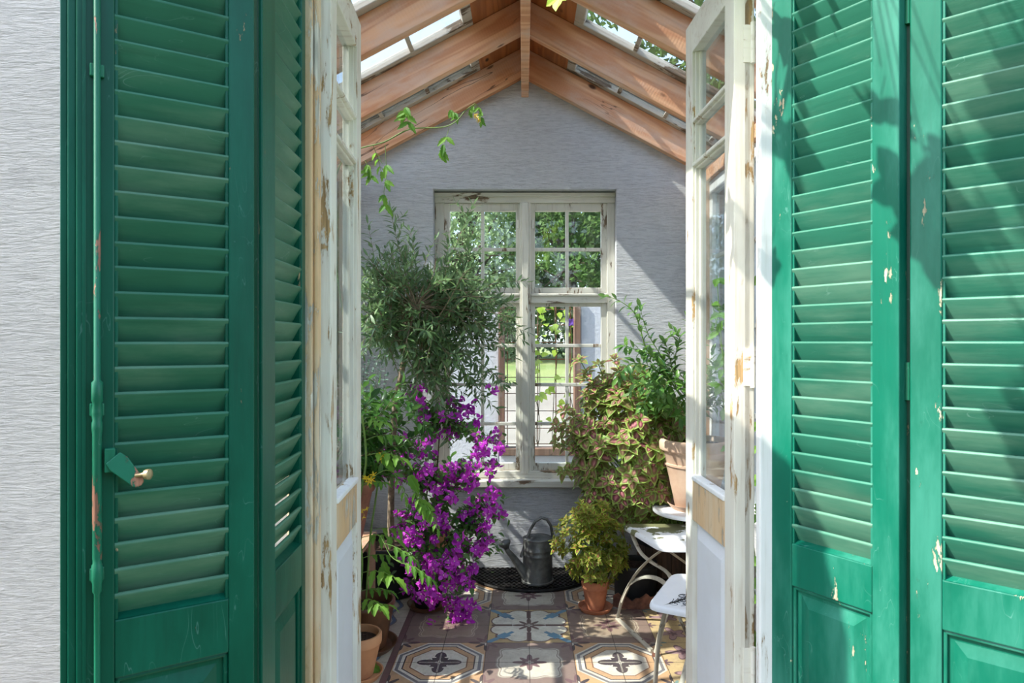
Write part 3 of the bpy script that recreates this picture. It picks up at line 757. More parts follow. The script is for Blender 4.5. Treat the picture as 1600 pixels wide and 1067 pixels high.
def pot(root, c, r0, r1, h, mat, rim=.02, rimh=.035, extra=None, soilz=.03, th=.012):
    pr = pot_shape(r0, r1, h, rim, rimh, th, soilz)
    if extra: pr = extra
    o = MB().lathe(pr, c, 48).build('pot', mat, root, smooth=True)
    rs = pr[-1][0]
    m = MB(); c = Vector(c); N = 26; n0 = m.add([c + Vector((0, 0, h - soilz))]); rings = []
    for k in range(1, 6):
        rings.append(m.add([c + Vector((rs * k / 5 * math.cos(2*PI*i/N), rs * k / 5 * math.sin(2*PI*i/N), h - soilz + (U(-.006, .006) if k < 5 else 0))) for i in range(N)]))
    for i in range(N):
        m.face([n0, rings[0] + i, rings[0] + (i + 1) % N])
    for a, b in zip(rings, rings[1:]):
        for i in range(N): j = (i + 1) % N; m.face([a + i, b + i, b + j, a + j])
    m.build('soil', soil, root)
    return o
def saucer(c, r, mat, label, h=.028):
    return MB().lathe([(r * .8, 0), (r * .84, 0), (r * .98, h - .004), (r, h), (r - .006, h), (r * .82, .007), (0, .007)], (0, 0, 0), 40).build('saucer', mat, None, smooth=True, label=label, cat='saucer', origin=(0, 0, 0)), c
def put(oc): oc[0].location = oc[1]; return oc[0]
# ------------------------------------------------------------------ watering can on the cast iron drain grate
g = MB(); cg = Vector((.05, 4.305, 0)); RG = .40; cell = .030
def hexring(m, x, y, r, w, z0, z1):
    pts = []
    for z in (z0, z1):
        for q in (r, r - w): pts += [Vector((x + q * math.cos(PI / 6 + k * PI / 3), y + q * math.sin(PI / 6 + k * PI / 3), z)) for k in range(6)]
    n = m.add(pts)
    for k in range(6):
        j = (k + 1) % 6
        m.face([n + 12 + k, n + 12 + j, n + 18 + j, n + 18 + k]); m.face([n + k, n + j, n + 12 + j, n + 12 + k]); m.face([n + 6 + j, n + 6 + k, n + 18 + k, n + 18 + j])
hx = cell * math.sqrt(3) * .5
for i in range(-16, 17):
    for j in range(0, 17):
        x = i * hx * 1.15 + (j % 2) * hx * .575; y = -j * cell * .87 - .016
        if math.hypot(x, y) < RG - .022 and y < -.012: hexring(g, cg.x + x, cg.y + y, cell * .575, .006, .004, .014)
g.tube([(cg.x + RG * math.cos(a), cg.y - RG * math.sin(a), .010) for a in [PI * k / 32 for k in range(33)]], .009, 6)
g.build('drain_grate', iron, label='half-round cast iron grate on the floor against the back wall', cat='grate', origin=(cg.x, cg.y - .2, 0.0))
m = MB(); n = m.add([Vector((cg.x, cg.y, .003))] + [Vector((cg.x + RG * math.cos(PI * k / 32), cg.y - RG * math.sin(PI * k / 32), .003)) for k in range(33)])
for k in range(32): m.face([n, n + k + 2, n + k + 1])
m.build('floor_pit', dirtm, kind='structure')
cw = Vector((.082, 4.05, .016))
can = thing('watering_can', 'old grey zinc watering can standing on the iron grate', 'watering can', cw)
MB().lathe([(.090, 0), (.094, .002), (.094, .012), (.089, .016), (.087, .10), (.0865, .155), (.0885, .158), (.0885, .164), (.086, .167), (.0855, .185), (.0875, .188), (.0875, .194), (.085, .197), (.084, .245), (.087, .248), (.087, .256), (.083, .258), (.081, .25)], cw, 48).build('body', zinc, can, smooth=True)
m = MB(); m.lathe([(.083, .250), (.080, .257), (.04, .268), (0, .272)], cw, 40); m.build('lid', zinc, can, smooth=True)
sp = [cw + Vector(v) for v in ((-.060, -.02, .030), (-.095, -.03, .085), (-.140, -.04, .150), (-.172, -.046, .190), (-.180, -.048, .205))]
MB().tube(sp, [.030, .026, .019, .015, .015], 18).build('spout', zinc, can, smooth=True)
d = (sp[-1] - sp[-2]).normalized(); Mr = Matrix.Translation(sp[-1] - d * .004) @ Vector((0, 0, 1)).rotation_difference((d + Vector((-.1, 0, .7))).normalized()).to_matrix().to_4x4()
MB().lathe([(.014, 0), (.018, .012), (.033, .030), (.036, .038), (.036, .042), (.034, .045), (.018, .052), (0, .054)], (0, 0, 0), 30, M=Mr).build('rose', zinc, can, smooth=True)
hp = [(-.098, -.02, .148), (-.085, -.02, .185), (-.064, -.015, .245), (-.042, -.01, .305), (-.012, -.005, .352), (.022, 0, .372), (.055, 0, .362), (.078, 0, .325), (.087, 0, .275), (.086, 0, .235)]
hp = [cw + Vector(v) for v in hp]; sm_ = []
for i in range(len(hp) - 1):
    sm_ += [hp[i], hp[i].lerp(hp[i+1], .5)]
MB().tube(sm_ + [hp[-1]], .0085, 12).build('handle', zinc, can, smooth=True)
MB().tube([cw + Vector((-.175, -.045, .218)), cw + Vector((-.09, -.02, .222))], .0016, 6).build('spout_brace', zinc, can, smooth=True)
# ------------------------------------------------------------------ metal stools, round table, big pot
def rounded(poly, r, k=5):
    out = []; n = len(poly)
    for i in range(n):
        p = Vector(poly[i]); a = Vector(poly[i - 1]); b = Vector(poly[(i + 1) % n])
        u = (a - p).normalized(); v = (b - p).normalized()
        for q in range(k + 1):
            t = q / k; out.append((p + u * r) * (1 - t) ** 2 + p * (2 * t * (1 - t)) + (p + v * r) * t * t)
    return out
def seat(mb, poly, z, r=.05, lip=.022):
    c = sum((Vector(p) for p in poly), Vector((0, 0))) / len(poly)
    o = rounded(poly, r); k = len(o); ring = []
    for (s, dz) in ((0.0, None), (.55, -.006), (.86, -.003), (.955, .0), (.985, -.004), (1.0, -.013), (1.0, -lip), (.97, -lip)):
        if dz is None: ring.append(mb.add([Vector((c.x, c.y, z - .007))])); continue
        ring.append(mb.add([Vector((c.x + (p.x - c.x) * s, c.y + (p.y - c.y) * s, z + dz)) for p in o]))
    for i in range(k): j = (i + 1) % k; mb.face([ring[0], ring[1] + i, ring[1] + j])
    for a, b in zip(ring[1:], ring[2:]):
        for i in range(k): j = (i + 1) % k; mb.face([a + i, b + i, b + j, a + j])
    mb.face([ring[2] + 0 for _ in range(0)] or [ring[-1] + i for i in range(k)])
def moss_white():
    m = M('flaking_white_seat'); p = m.pos(); n = m.noise(p, 11, 6, .6); sx, sy, sz = m.sep(p)
    k = (n + (sy - 3.50) * 1.1).ramp(.53, .545)
    c = m.mix(k, (238, 238, 240), (118, 118, 84)); c = m.mix(m.noise(p, 90, 3).ramp(.6, .75) * .3 * k, c, (80, 78, 55))
    return m.bsdf(c, .5, m.bump(k * -1.0, .4, .003))
def legbar(mb, pts, w=.026, t=.007):
    for a, b in zip(pts, pts[1:]):
        mb.bar(a, b + (b - a).normalized() * .004, t, w, up=(0, 1, .01) if abs((b - a).normalized().z) > .9 else (0, 0, 1))
st1 = thing('garden_stool', 'white metal folding seat with flaking olive patches and looped legs behind the door', 'stool', (.80, 3.45, 0))
poly1 = [(.645, 3.245), (1.06, 3.245), (1.09, 3.68), (.515, 3.68)]
m = MB(); seat(m, poly1, .452, .06); m.build('seat', moss_white(), st1, smooth=True)
F1 = Vector((.478, 3.53, 0)); F2 = Vector((.598, 3.125, 0)); T1 = Vector((.560, 3.60, .432)); T2 = Vector((.668, 3.29, .432))
a = spl([T2, P(1016, 873, 3.36), P(992, 899, 3.45), P(973, 935, 3.51), F1], 5)
m = MB(); m.tube(a, .012, 8, flat=.45); m.build('leg', stool_leg, st1, smooth=True)
b = spl([T1, P(999, 860, 3.52), P(1016, 877, 3.45), P(1045, 897, 3.34), P(1053, 930, 3.25), P(1038, 966, 3.17), F2], 4)
m = MB(); m.tube(b, .012, 8, flat=.45); m.build('leg', stool_leg, st1, smooth=True)
hoop = spl([P(971, 940, 3.51), P(983, 914, 3.48), P(1003, 902, 3.43), P(1024, 903, 3.37), P(1041, 914, 3.31), P(1052, 935, 3.25)], 4)
MB().tube(hoop, .011, 8, flat=.5).build('leg_hoop', stool_leg, st1, smooth=True)
MB().bar(F1 + Vector((0, 0, .006)), F2 + Vector((0, 0, .006)), .022, .010).build('foot_bar', stool_leg, st1, bevel=.002)
for q in ((T2 + Vector((.012, 0, 0)), Vector((.93, 3.50, .22))), (Vector((.93, 3.50, .22)), Vector((1.03, 3.62, .0))), (Vector((1.02, 3.32, .43)), Vector((.90, 3.60, .0)))):
    MB().tube([q[0], q[0].lerp(q[1], .5), q[1]], .011, 8, flat=.5).build('leg', stool_leg, st1, smooth=True)
MB().tube([F2 + Vector((0, 0, .012)), F2], [.016, .019], 12).build('foot_cap', rust, st1, smooth=True)
st2 = thing('garden_stool', 'white metal stool with black scroll decoration on its seat, nearest the right door', 'stool', (.76, 2.86, 0))
poly2 = [(.487, 2.735), (.672, 3.12), (1.03, 3.0), (.80, 2.565)]
m = MB(); seat(m, poly2, .380, .055); m.build('seat', stool_white, st2, smooth=True)
m = MB()
def scr(cx, cy, r, a0, turns, rot=0, k=22):
    pts = []
    for i in range(k):
        t = i / (k - 1); a = a0 + turns * 2 * PI * t; q = r * (1 - .8 * t)
        pts.append(Vector((cx + q * math.cos(a), cy + q * math.sin(a) * .9, .3755)))
    return pts
ax_ = Vector((.56, .80, 0)).normalized(); bx_ = Vector((ax_.y, -ax_.x, 0)); o_ = Vector((.590, 2.735, .3755))
def sp_(u, v): return o_ + ax_ * u + bx_ * v
for (u, v, r, a0, tn) in ((.02, .0, .028, .5, 1.2), (.07, .012, .02, 2.5, -1.3), (.12, -.004, .024, 1, 1.1), (.165, .010, .018, 4, -1.2), (.21, .0, .022, 0, 1.2), (.25, .012, .016, 3, 1.0), (.045, .04, .016, 2, 1), (.14, .04, .014, 5, -1)):
    c = sp_(u, v); m.tube(scr(c.x, c.y, r, a0, tn), .0016, 4)
for k in range(6):
    p0 = sp_(-.03 + k * .012, -.035 + k * .006); p1 = sp_(.07 + k * .018, -.025 + .012 * k); m.tube(bez(p0, (p0 + p1) / 2 + bx_ * (.022 - .005 * k), p1, 8), .0015, 4)
for k in range(9):
    p0 = sp_(.01 + k * .028, .030); p1 = sp_(.035 + k * .028, .055); m.tube(bez(p0, (p0 + p1) / 2 + ax_ * .015, p1, 5), .0013, 4)
m.build('scroll_decoration', ink, st2)
for q in ([(.575, 2.76, .36), (.55, 2.83, .25), (.545, 2.86, 0)], [(.60, 2.70, .36), (.68, 2.74, .18), (.80, 2.82, 0)], [(.66, 2.73, .20), (.60, 2.66, .08), (.565, 2.60, 0)], [(.95, 2.95, .36), (.90, 2.90, .2), (.80, 2.86, 0)]):
    q = [Vector(v) for v in q]
    MB().tube(bez(*q, 6), .011, 8, flat=.5).build('leg', stool_leg, st2, smooth=True)
tt = Vector((.925, 3.72, 0))
tab = thing('side_table', 'small round white metal table under the big citrus pot', 'table', tt)
MB().lathe([(0, .503), (.222, .503), (.228, .508), (.230, .518), (.228, .525), (.222, .527), (.205, .523), (0, .523)], tt, 56).build('tabletop', stool_white, tab, smooth=True)
MB().tube([tt + Vector((0, 0, .505)), tt + Vector((0, 0, .06))], .014, 12).build('pole', stool_leg, tab, smooth=True)
for k in range(3):
    a = k * 2 * PI / 3 + .5; e = Vector((math.cos(a), math.sin(a), 0))
    MB().tube(bez(tt + Vector((0, 0, .16)), tt + e * .09 + Vector((0, 0, .12)), tt + e * .17, 6), .010, 8).build('leg', stool_leg, tab, smooth=True)
pc = Vector((.925, 3.72, .5305))
put(saucer(Vector((.925, 3.72, .5235)), .150, terra_pale, 'pale clay saucer on the round white table', .030))
lem = thing('potted_citrus', 'arching citrus shrub in a large pale clay pot on the round table', 'potted plant', pc)
pr = [(.105, 0), (.108, .004), (.128, .10), (.150, .20), (.156, .225), (.163, .228), (.163, .238), (.158, .242), (.172, .300), (.178, .306), (.190, .312), (.193, .320), (.193, .352), (.188, .362), (.182, .366), (.168, .366), (.164, .36), (.160, .335)]
pot(lem, pc, 0, 0, .366, terra_pale, extra=pr, soilz=.03)
lm = MB(); sm = MB(); c0 = pc + Vector((0, 0, .34))
def PP(x, y, Y=3.7): return P(x, y, Y)
main = [(c0, PP(1080, 640), PP(1052, 600), PP(1020, 570), PP(1003, 540), PP(998, 500), PP(975, 478), PP(948, 463))]
A1 = [c0, PP(1075, 640, 3.72), PP(1050, 598, 3.66), PP(1028, 566, 3.62), PP(1010, 545, 3.6), PP(1000, 512, 3.58), PP(990, 487, 3.58), PP(968, 470, 3.58), PP(948, 463, 3.58)]
shoot(lm, sm, spl(A1), 34, .072, .030, 'obl', 'alt', .25, 50, .006, fold=.35, droop=.35)
for q in ([(1062, 615), (1035, 560), (1012, 520), (1000, 480)], [(1055, 605), (1020, 575), (985, 568), (965, 590)], [(1060, 610), (1055, 560), (1062, 530), (1052, 515)],
          [(1050, 600), (1025, 560), (990, 545), (975, 540)], [(1070, 630), (1040, 615), (1005, 600), (985, 612)], [(1070, 640), (1045, 630), (1030, 650), (1020, 640)], [(1070, 620), (1085, 560), (1110, 520), (1125, 490)],
          [(1078, 640), (1100, 600), (1125, 570), (1135, 540)], [(1080, 640), (1110, 620), (1140, 610), (1150, 625)], [(1070, 620), (1075, 570), (1080, 540), (1075, 500)], [(1060, 610), (1030, 600), (1010, 625), (1000, 640)], [(1066, 600), (1050, 575), (1045, 550), (1038, 535)]):
    Y = U(3.5, 3.85); shoot(lm, sm, spl([PP(x, y, 3.7 + (Y - 3.7) * i / 3) for i, (x, y) in enumerate(q)]), 26, .078, .034, 'obl', 'alt', .12, 55, .004, fold=.35, droop=.35)
for k in range(26):
    e = PP(U(985, 1130), U(545, 655), U(3.5, 3.9)); shoot(lm, sm, wob(c0 + Vector((0, 0, U(.05, .2))), e, .15, 6), 11, .085, .038, 'obl', 'alt', .45, 60, .003, fold=.3, droop=.3)
lm.build('foliage', L_lemon, lem, smooth=True); sm.build('branches', stem_g, lem, smooth=True)
# ------------------------------------------------------------------ coleus: whorls of leaves facing out of a dome
def rosette(lm, c, d, L, Wd, n=6, kind='heart', spread=62):
    a = Vector((0, 0, 1)) if abs(d.z) < .9 else Vector((1, 0, 0)); x = d.cross(a).normalized(); y = x.cross(d); ph = U(0, 6); r = R()
    for tier, (k, sc, an) in enumerate(((4, 1.0, spread + 12), (n - 2, .62, spread - 14))):
        for i in range(k):
            t = ph + tier * .7 + i * 2 * PI / k + U(-.25, .25); rad = x * math.cos(t) + y * math.sin(t)
            q = math.radians(an + U(-14, 14)); dd = d * math.cos(q) + rad * math.sin(q)
            s_ = sc * U(.75, 1.15)
            leaf(lm, c + rad * .006 - d * (.012 * (1 - tier)), dd, d * 1.4 + Vector((0, 0, .5)), L * s_, Wd * s_, kind, .18, .30, r=min(1, max(0, r + U(-.25, .25))), wavy=.03)
cc = Vector((.60, 3.93, .0))
ct = Vector((.86, 4.065, 0))
col = thing('potted_coleus', 'big bushy coleus with lime edged pink hearted leaves in a dark wooden tub', 'potted plant', ct)
m = MB(); N = 22
for k in range(N):
    a0 = 2 * PI * k / N; a1 = 2 * PI * (k + .94) / N; h = .34
    pts = [ct + Vector((r * math.cos(a), r * math.sin(a), z)) for z, r in ((0, .175), (h * .5, .192), (h, .20)) for a in (a0, a1)]
    pti = [ct + Vector(((r - .02) * math.cos(a), (r - .02) * math.sin(a), z)) for z, r in ((0, .175), (h * .5, .192), (h, .20)) for a in (a0, a1)]
    n = m.add(pts + pti)
    for q in ((0, 1, 3, 2), (2, 3, 5, 4), (7, 6, 8, 9), (9, 8, 10, 11), (4, 5, 11, 10), (0, 2, 8, 6), (2, 4, 10, 8), (1, 7, 9, 3), (3, 9, 11, 5)): m.face([n + i for i in q])
m.lathe([(.170, .01), (.183, .30), (0, .30)], ct, 30)
m.build('tub', barrel_t, col)
m = MB()
for z, r in ((.06, .180), (.25, .199)): m.lathe([(r - .002, z), (r + .004, z), (r + .005, z + .025), (r - .002, z + .025)], ct, 40)
m.build('hoops', iron, col, smooth=True)
def dome(px, py, Y): return P(px, py, Y)
lm = MB(); sm = MB(); base = Vector((.84, 4.03, .33))
cen = P(985, 700, 3.98); rx, ry, rz_ = .335, .27, .44
def outline_ok(px, py):
    # outline of the bush in the photograph
    t = [(870, 660, 44), (905, 620, 50), (930, 690, 72), (985, 620, 48), (960, 750, 66), (1020, 640, 70), (1020, 720, 92), (930, 765, 44), (1000, 770, 60), (1060, 700, 80), (905, 700, 36), (1050, 780, 42)]
    return any((px - a) ** 2 + (py - b) ** 2 < r * r for a, b, r in t)
cnt = 0
while cnt < 390:
    v = rv()
    if v.y > .35: continue
    p = cen + Vector((v.x * rx, v.y * ry, v.z * rz_)) * U(.72, 1.04)
    px = CX + p.x / p.y * F; py = CY - (p.z - CH) / p.y * F
    if not outline_ok(px, py) or p.x > 1.10: continue
    d = (Vector((v.x, v.y * 1.0, v.z * .6)) + Vector((0, -.25, .55)) + rv() * .35).normalized()
    rosette(lm, p, d, .084, .068, 6, 'heart', 72); cnt += 1
    if cnt % 5 == 0: sm.tube(wob(p - d * .01, base + Vector((U(-.08, .08), U(-.08, .08), 0)), .12, 5), [.002, .003, .003, .004, .004, .005], 5, cap=False)
# loose shoots standing out of the outline
for (x, y, bx_, by_) in ((905, 560, 950, 650), (915, 590, 960, 660), (880, 640, 940, 680), (868, 665, 930, 700), (935, 568, 970, 650), (960, 560, 985, 640), (868, 690, 930, 720), (915, 615, 960, 690), (895, 668, 940, 720), (1000, 575, 1010, 650), (975, 800, 990, 740), (880, 735, 930, 730), (990, 815, 1000, 760)):
    pts = wob(P(bx_, by_, 3.95), P(x, y, 3.85), .1, 6); sm.tube(pts, .0028, 5, cap=False)
    for t in (.35, .6, .8, 1.0):
        q, d = along(pts, min(t, .999)); rosette(lm, q, (d + Vector((0, -.4, .4))).normalized(), .062, .042, 6)
lm.build('foliage', L_cole, col, smooth=True); sm.build('stems', stem_g, col, smooth=True)
# low black pot beside it, broken clay shard
lp = Vector((.625, 3.865, 0)); bp = thing('plant_pot', 'low black round pot of bare soil between the clay pot and the stool', 'pot', lp)
pot(bp, lp, .115, .125, .19, blackpot, .006, .02)
m = MB(); k = 16
for i in range(k):
    a0 = -2.3 + 1.9 * i / k; a1 = -2.3 + 1.9 * (i + 1) / k; hs = [.058 + .012 * math.sin(j * .9) + .008 * math.sin(j * 2.3) for j in (i, i + 1)]
    q = [Vector((.60 + r * math.cos(a), 3.84 + r * math.sin(a), z)) for a, hh in ((a0, hs[0]), (a1, hs[1])) for r in (.180, .162) for z in (.0, hh)]
    n = m.add(q)
    for f in ((0, 4, 5, 1), (3, 7, 6, 2), (1, 5, 7, 3)): m.face([n + j for j in f])
    if i == 0: m.face([n, n + 1, n + 3, n + 2])
    if i == k - 1: m.face([n + 4, n + 6, n + 7, n + 5])
m.build('pot_shard', simple('old_red_clay', (150, 98, 76), .9, var=.35, dark=(92, 58, 46), scale=14, bump=.8), None, smooth=True, label='curved broken rim of a red clay pot on the tiles by the black pot', cat='shard')
# small coleus in clay pot
sc_ = Vector((.380, 3.66, 0)); put(saucer(sc_, .092, terra, 'orange clay saucer under the small coleus on the tiles', .024))
smc = thing('potted_coleus', 'small yellow green coleus in an orange clay pot beside the watering can', 'potted plant', sc_ + Vector((0, 0, .0075)))
pot(smc, sc_ + Vector((0, 0, .0075)), .048, .072, .155, terra, .012, .045)
lm = MB(); sm = MB(); b0 = sc_ + Vector((0, 0, .14)); lt = []
blobs = [(925, 850, 50), (890, 838, 28), (950, 850, 36), (905, 805, 20), (935, 810, 26), (915, 880, 30), (945, 890, 26), (965, 870, 16)]
cnt = 0
while cnt < 240:
    a, b, r = random.choice(blobs); t = U(0, 2 * PI); q = math.sqrt(R()) * r
    px, py = a + q * math.cos(t), b + q * math.sin(t); Y = 3.66 + U(-.16, .16) * (1 - .5 * abs(px - 920) / 60)
    p = P(px, py, Y); d = ((p - (b0 + Vector((0, 0, .12)))).normalized() * .8 + Vector((0, -.25, .35)) + rv() * .4).normalized()
    rosette(lm, p, d, .042, .027, 6, 'ovate'); cnt += 1
    if cnt % 4 == 0: sm.tube(wob(p, b0 + Vector((U(-.03, .03), U(-.03, .03), 0)), .15, 5), .0018, 4, cap=False)
lm.build('foliage', L_cole2, smc, smooth=True); sm.build('stems', stem_g, smc, smooth=True)
# ------------------------------------------------------------------ left side: olive tree
oc = Vector((-.755, 3.93, 0))
ol = thing('potted_olive_tree', 'olive tree with narrow leaves in a big black pot by the back left corner', 'potted tree', oc)
pot(ol, oc, .155, .195, .285, blackpot, .006, .02, soilz=.04)
lm = MB(); sm = MB(); tr = MB()
tp = [oc + Vector((0, 0, .24)), P(611, 780, 3.92), P(614, 700, 3.9), P(618, 630, 3.88), P(628, 580, 3.86), P(632, 552, 3.85)]
tr.tube(spl(tp, 4), [.021, .0205, .020, .019, .019, .019, .018, .018, .018, .017, .017, .017, .016, .016, .016, .016, .016, .016, .016, .016, .015], 10)
forks = []
for (x, y, Y, r) in ((612, 520, 3.80, .009), (640, 505, 3.85, .011), (662, 525, 3.78, .008), (630, 490, 4.0, .009), (650, 480, 3.7, .008), (600, 505, 3.95, .008), (675, 500, 3.95, .009)):
    e = P(x, y, Y); q = wob(tp[-1], e, .08, 5); tr.tube(q, [.013, .012, .011, .010, r, r], 8, cap=False); forks.append((e, (e - tp[-1]).normalized()))
tr.build('trunk', bark, ol, smooth=True)
targets = []
for _ in range(105):
    t = U(0, 2 * PI); q = math.sqrt(R())
    targets.append((650 + 95 * q * math.cos(t), 470 + 88 * q * math.sin(t), U(3.55, 4.2)))
for _ in range(32): targets.append((U(565, 625), U(380, 560), U(3.6, 4.15)))
for _ in range(36): targets.append((U(700, 805), U(450, 545), U(3.75, 4.2)))
for _ in range(22): targets.append((U(640, 720), U(560, 650), U(3.6, 4.0)))
targets += [(610, 328, 3.8), (640, 360, 3.9), (575, 350, 3.8), (700, 380, 3.9), (735, 395, 3.9), (822, 440, 4.05), (800, 470, 4.1), (826, 520, 4.1), (805, 560, 4.1), (790, 600, 4.1), (765, 560, 4.0), (750, 620, 4.0), (735, 590, 3.9), (715, 640, 3.9), (760, 600, 4.1), (775, 640, 4.1), (700, 690, 3.8), (690, 620, 3.7), (745, 345, 4.0), (740, 320, 4.0), (745, 370, 4.0)]
for i, (x, y, Y) in enumerate(targets):
    e = P(x, y, Y); f = min(forks, key=lambda f: (f[0] - e).length + U(0, .25))[0]
    c = (f + e) / 2 + Vector((0, 0, U(.02, .16) if y > 430 else U(-.05, .03))) + rv() * .05
    q = bez(f, c, e, 9); far = i >= len(targets) - 21
    shoot(lm, sm, q, 13 if not far else 20, .080, .0205, 'olive', 'alt' if not far else 'opp', .30, 55, .0042 if not far else .003, fold=.2, droop=.15, upb=.2, taper=.2)
    if R() < .75:                                    # small side shoots
        for _k in range(2):
            a, d = along(q, U(.45, .9)); e2 = a + (d + rv() * .9).normalized() * U(.07, .16)
            shoot(lm, sm, wob(a, e2, .1, 4), 5, .068, .0175, 'olive', 'opp', .1, 55, .002, fold=.2, droop=.15, upb=.2)
lm.build('foliage', L_olive, ol, smooth=True); sm.build('branches', bark, ol, smooth=True)
# ------------------------------------------------------------------ bougainvillea
bc = Vector((-.515, 3.70, 0))
put(saucer(bc, .108, terra_brown, 'dark brown saucer under the purple bougainvillea', .026))
bo = thing('potted_bougainvillea', 'bougainvillea covered in magenta purple bracts in a dark pot on the tiles', 'potted plant', bc + Vector((0, 0, .0078)))
pot(bo, bc + Vector((0, 0, .0078)), .066, .100, .16, blackpot, .006, .02)
lm = MB(); sm = MB(); b0 = bc + Vector((0, 0, .14))
spots = [(725, 790, 62, 3.62), (745, 715, 36, 3.68), (700, 740, 40, 3.6), (735, 860, 44, 3.6), (690, 850, 40, 3.55), (770, 700, 22, 3.72), (765, 800, 30, 3.7), (650, 810, 36, 3.6), (640, 730, 28, 3.6), (660, 640, 22, 3.8), (655, 690, 30, 3.75), (700, 660, 36, 3.85), (640, 860, 34, 3.6), (715, 915, 22, 3.5), (660, 900, 30, 3.55), (600, 720, 24, 3.5), (765, 850, 16, 3.65)]
trunks = []
for (x, y, Y) in ((700, 880, 3.68), (690, 790, 3.66), (668, 760, 3.66), (720, 820, 3.62), (688, 660, 3.8), (655, 820, 3.65)):
    q = wob(b0, P(x, y, Y), .1, 8); sm.tube(q, [.009 - .0007 * k for k in range(9)], 7, cap=False); trunks.append(P(x, y, Y)); trunks.append(along(q, .6)[0])
tips = []
for (x, y, r, Y) in spots:
    for _ in range(int(5 + r * r / 165)):
        t = U(0, 2 * PI); q = math.sqrt(R()) * r; e = P(x + q * math.cos(t), y + q * math.sin(t), Y + U(-.16, .14))
        f = min(trunks, key=lambda f: (f - e).length); c = (f + e) / 2 + Vector((0, 0, .05)) + rv() * .05
        pts = bez(f, c, e, 6); shoot(lm, sm, pts, 13, .046, .028, 'ovate', 'alt', .15, 60, .0022, fold=.25, droop=.3); tips.append((e, (e - c).normalized()))
strands = [[(700, 900), (715, 930), (722, 960), (716, 980)], [(690, 900), (680, 930), (672, 945)], [(740, 900), (700, 920), (705, 955), (695, 975)], [(705, 640), (740, 600), (775, 575)], [(690, 640), (730, 640), (770, 610)], [(688, 660), (680, 620), (665, 600), (655, 610)], [(700, 700), (740, 660), (735, 640)], [(650, 900), (640, 915), (650, 935)]]
for k, s_ in enumerate(strands):
    pts = spl([P(x, y, 3.55 if y > 850 else 3.9) for x, y in s_], 4); shoot(lm, sm, pts, 16, .036, .020, 'ovate', 'alt', .1, 55, .0022, fold=.25)
    if k not in (3,): tips.append(along(pts, .999)); tips.append(along(pts, .6))
for (x, y) in ((716, 963), (735, 958), (708, 975), (712, 940), (676, 978), (662, 622), (700, 630), (655, 610), (728, 650), (692, 655), (780, 690), (785, 805), (680, 935), (738, 945)):
    tips.append((P(x, y, 3.5 if y > 850 else 3.85), rv()))
for _ in range(260):
    x, y, r, Y = random.choice(spots); e = P(x + U(-r, r), y + U(-r, r), Y + U(-.1, .2)); leaf(lm, e, rv(), Vector((0, 0, 1)), .045, .027, 'ovate')
lm.build('foliage', L_boug, bo, smooth=True); sm.build('stems', stem_d, bo, smooth=True)
def floret(mb, c, d, s):
    a = Vector((0, 0, 1)) if abs(d.z) < .9 else Vector((1, 0, 0)); x = d.cross(a).normalized(); y = x.cross(d); ph = U(0, 6); r0 = R()
    for k in range(3):
        t = ph + k * 2 * PI / 3; rad = x * math.cos(t) + y * math.sin(t); an = math.radians(U(38, 68))
        leaf(mb, c - d * .006, d * math.cos(an) + rad * math.sin(an), d * 1.2 - rad * .4, s * U(.85, 1.1), s * .78, 'ovate', -.28, .22, r=min(1, max(0, r0 + U(-.2, .2))), wavy=.08)
clus = []
for v in range(7):
    a = MB(); b = a
    for k in range((6, 5, 7, 4, 6, 5, 8)[v]):
        d = (rv() + Vector((0, -.5, .15))).normalized(); c = rv() * U(.008, .040); floret(a, c, (d + c * 18).normalized(), .031)
        q = c + d * .010
        a.lathe([(0, 0), (.0026, .001), (.0032, .004), (0, .005)], q, 6, m=1)
    clus.append((a, b))
tips = [t for t in tips if not (CX + t[0].x / t[0].y * F > 762 and CY - (t[0].z - CH) / t[0].y * F > 828)]
random.shuffle(tips)
flw = []
protos = []
order = sorted(range(len(tips)), key=lambda i: tips[i][0].y)
fl_i = 0
IB = W[bo.name].inverted()
for n_, i in enumerate(order):
    e, d = tips[i]
    if n_ >= 100: break
    v = n_ % 7
    if n_ < 7:
        a, b = clus[v]
        o = a.build('flower_cluster', [MAG, creamf], bo, world=False, smooth=True); protos.append(o)
    else:
        o = protos[v].copy(); COL.objects.link(o); o.parent = bo
    o.location = IB @ e; o.rotation_euler = (U(-.7, .7), U(-.7, .7), U(-1.2, 1.2)); s_ = U(.85, 1.15); o.scale = (s_,) * 3
rest = MB()
for i in order[100:]:
    e, d = tips[i]
    for k in range(4): floret(rest, e + rv() * U(.01, .045), (rv() + Vector((0, -.6, .1))).normalized(), .030)
rest.build('flower_clusters', MAG, bo, smooth=True, kind='stuff')
# terracotta pot with herbs behind the bougainvillea
hc = Vector((-.53, 4.10, 0)); hb = thing('potted_herb', 'grey leaved herb in a tall clay pot behind the bougainvillea', 'potted plant', hc)
pot(hb, hc, .060, .095, .30, terra_tan, .014, .045)
lm = MB(); sm = MB()
for _ in range(34):
    e = hc + Vector((U(-.13, .13), U(-.10, .08), U(.33, .44))); shoot(lm, sm, wob(hc + Vector((U(-.03, .03), U(-.03, .03), .27)), e, .15, 5), 12, .026, .011, 'ovate', 'opp', .2, 55, .0016)
lm.build('foliage', L_euc, hb, smooth=True); sm.build('stems', stem_g, hb, smooth=True)
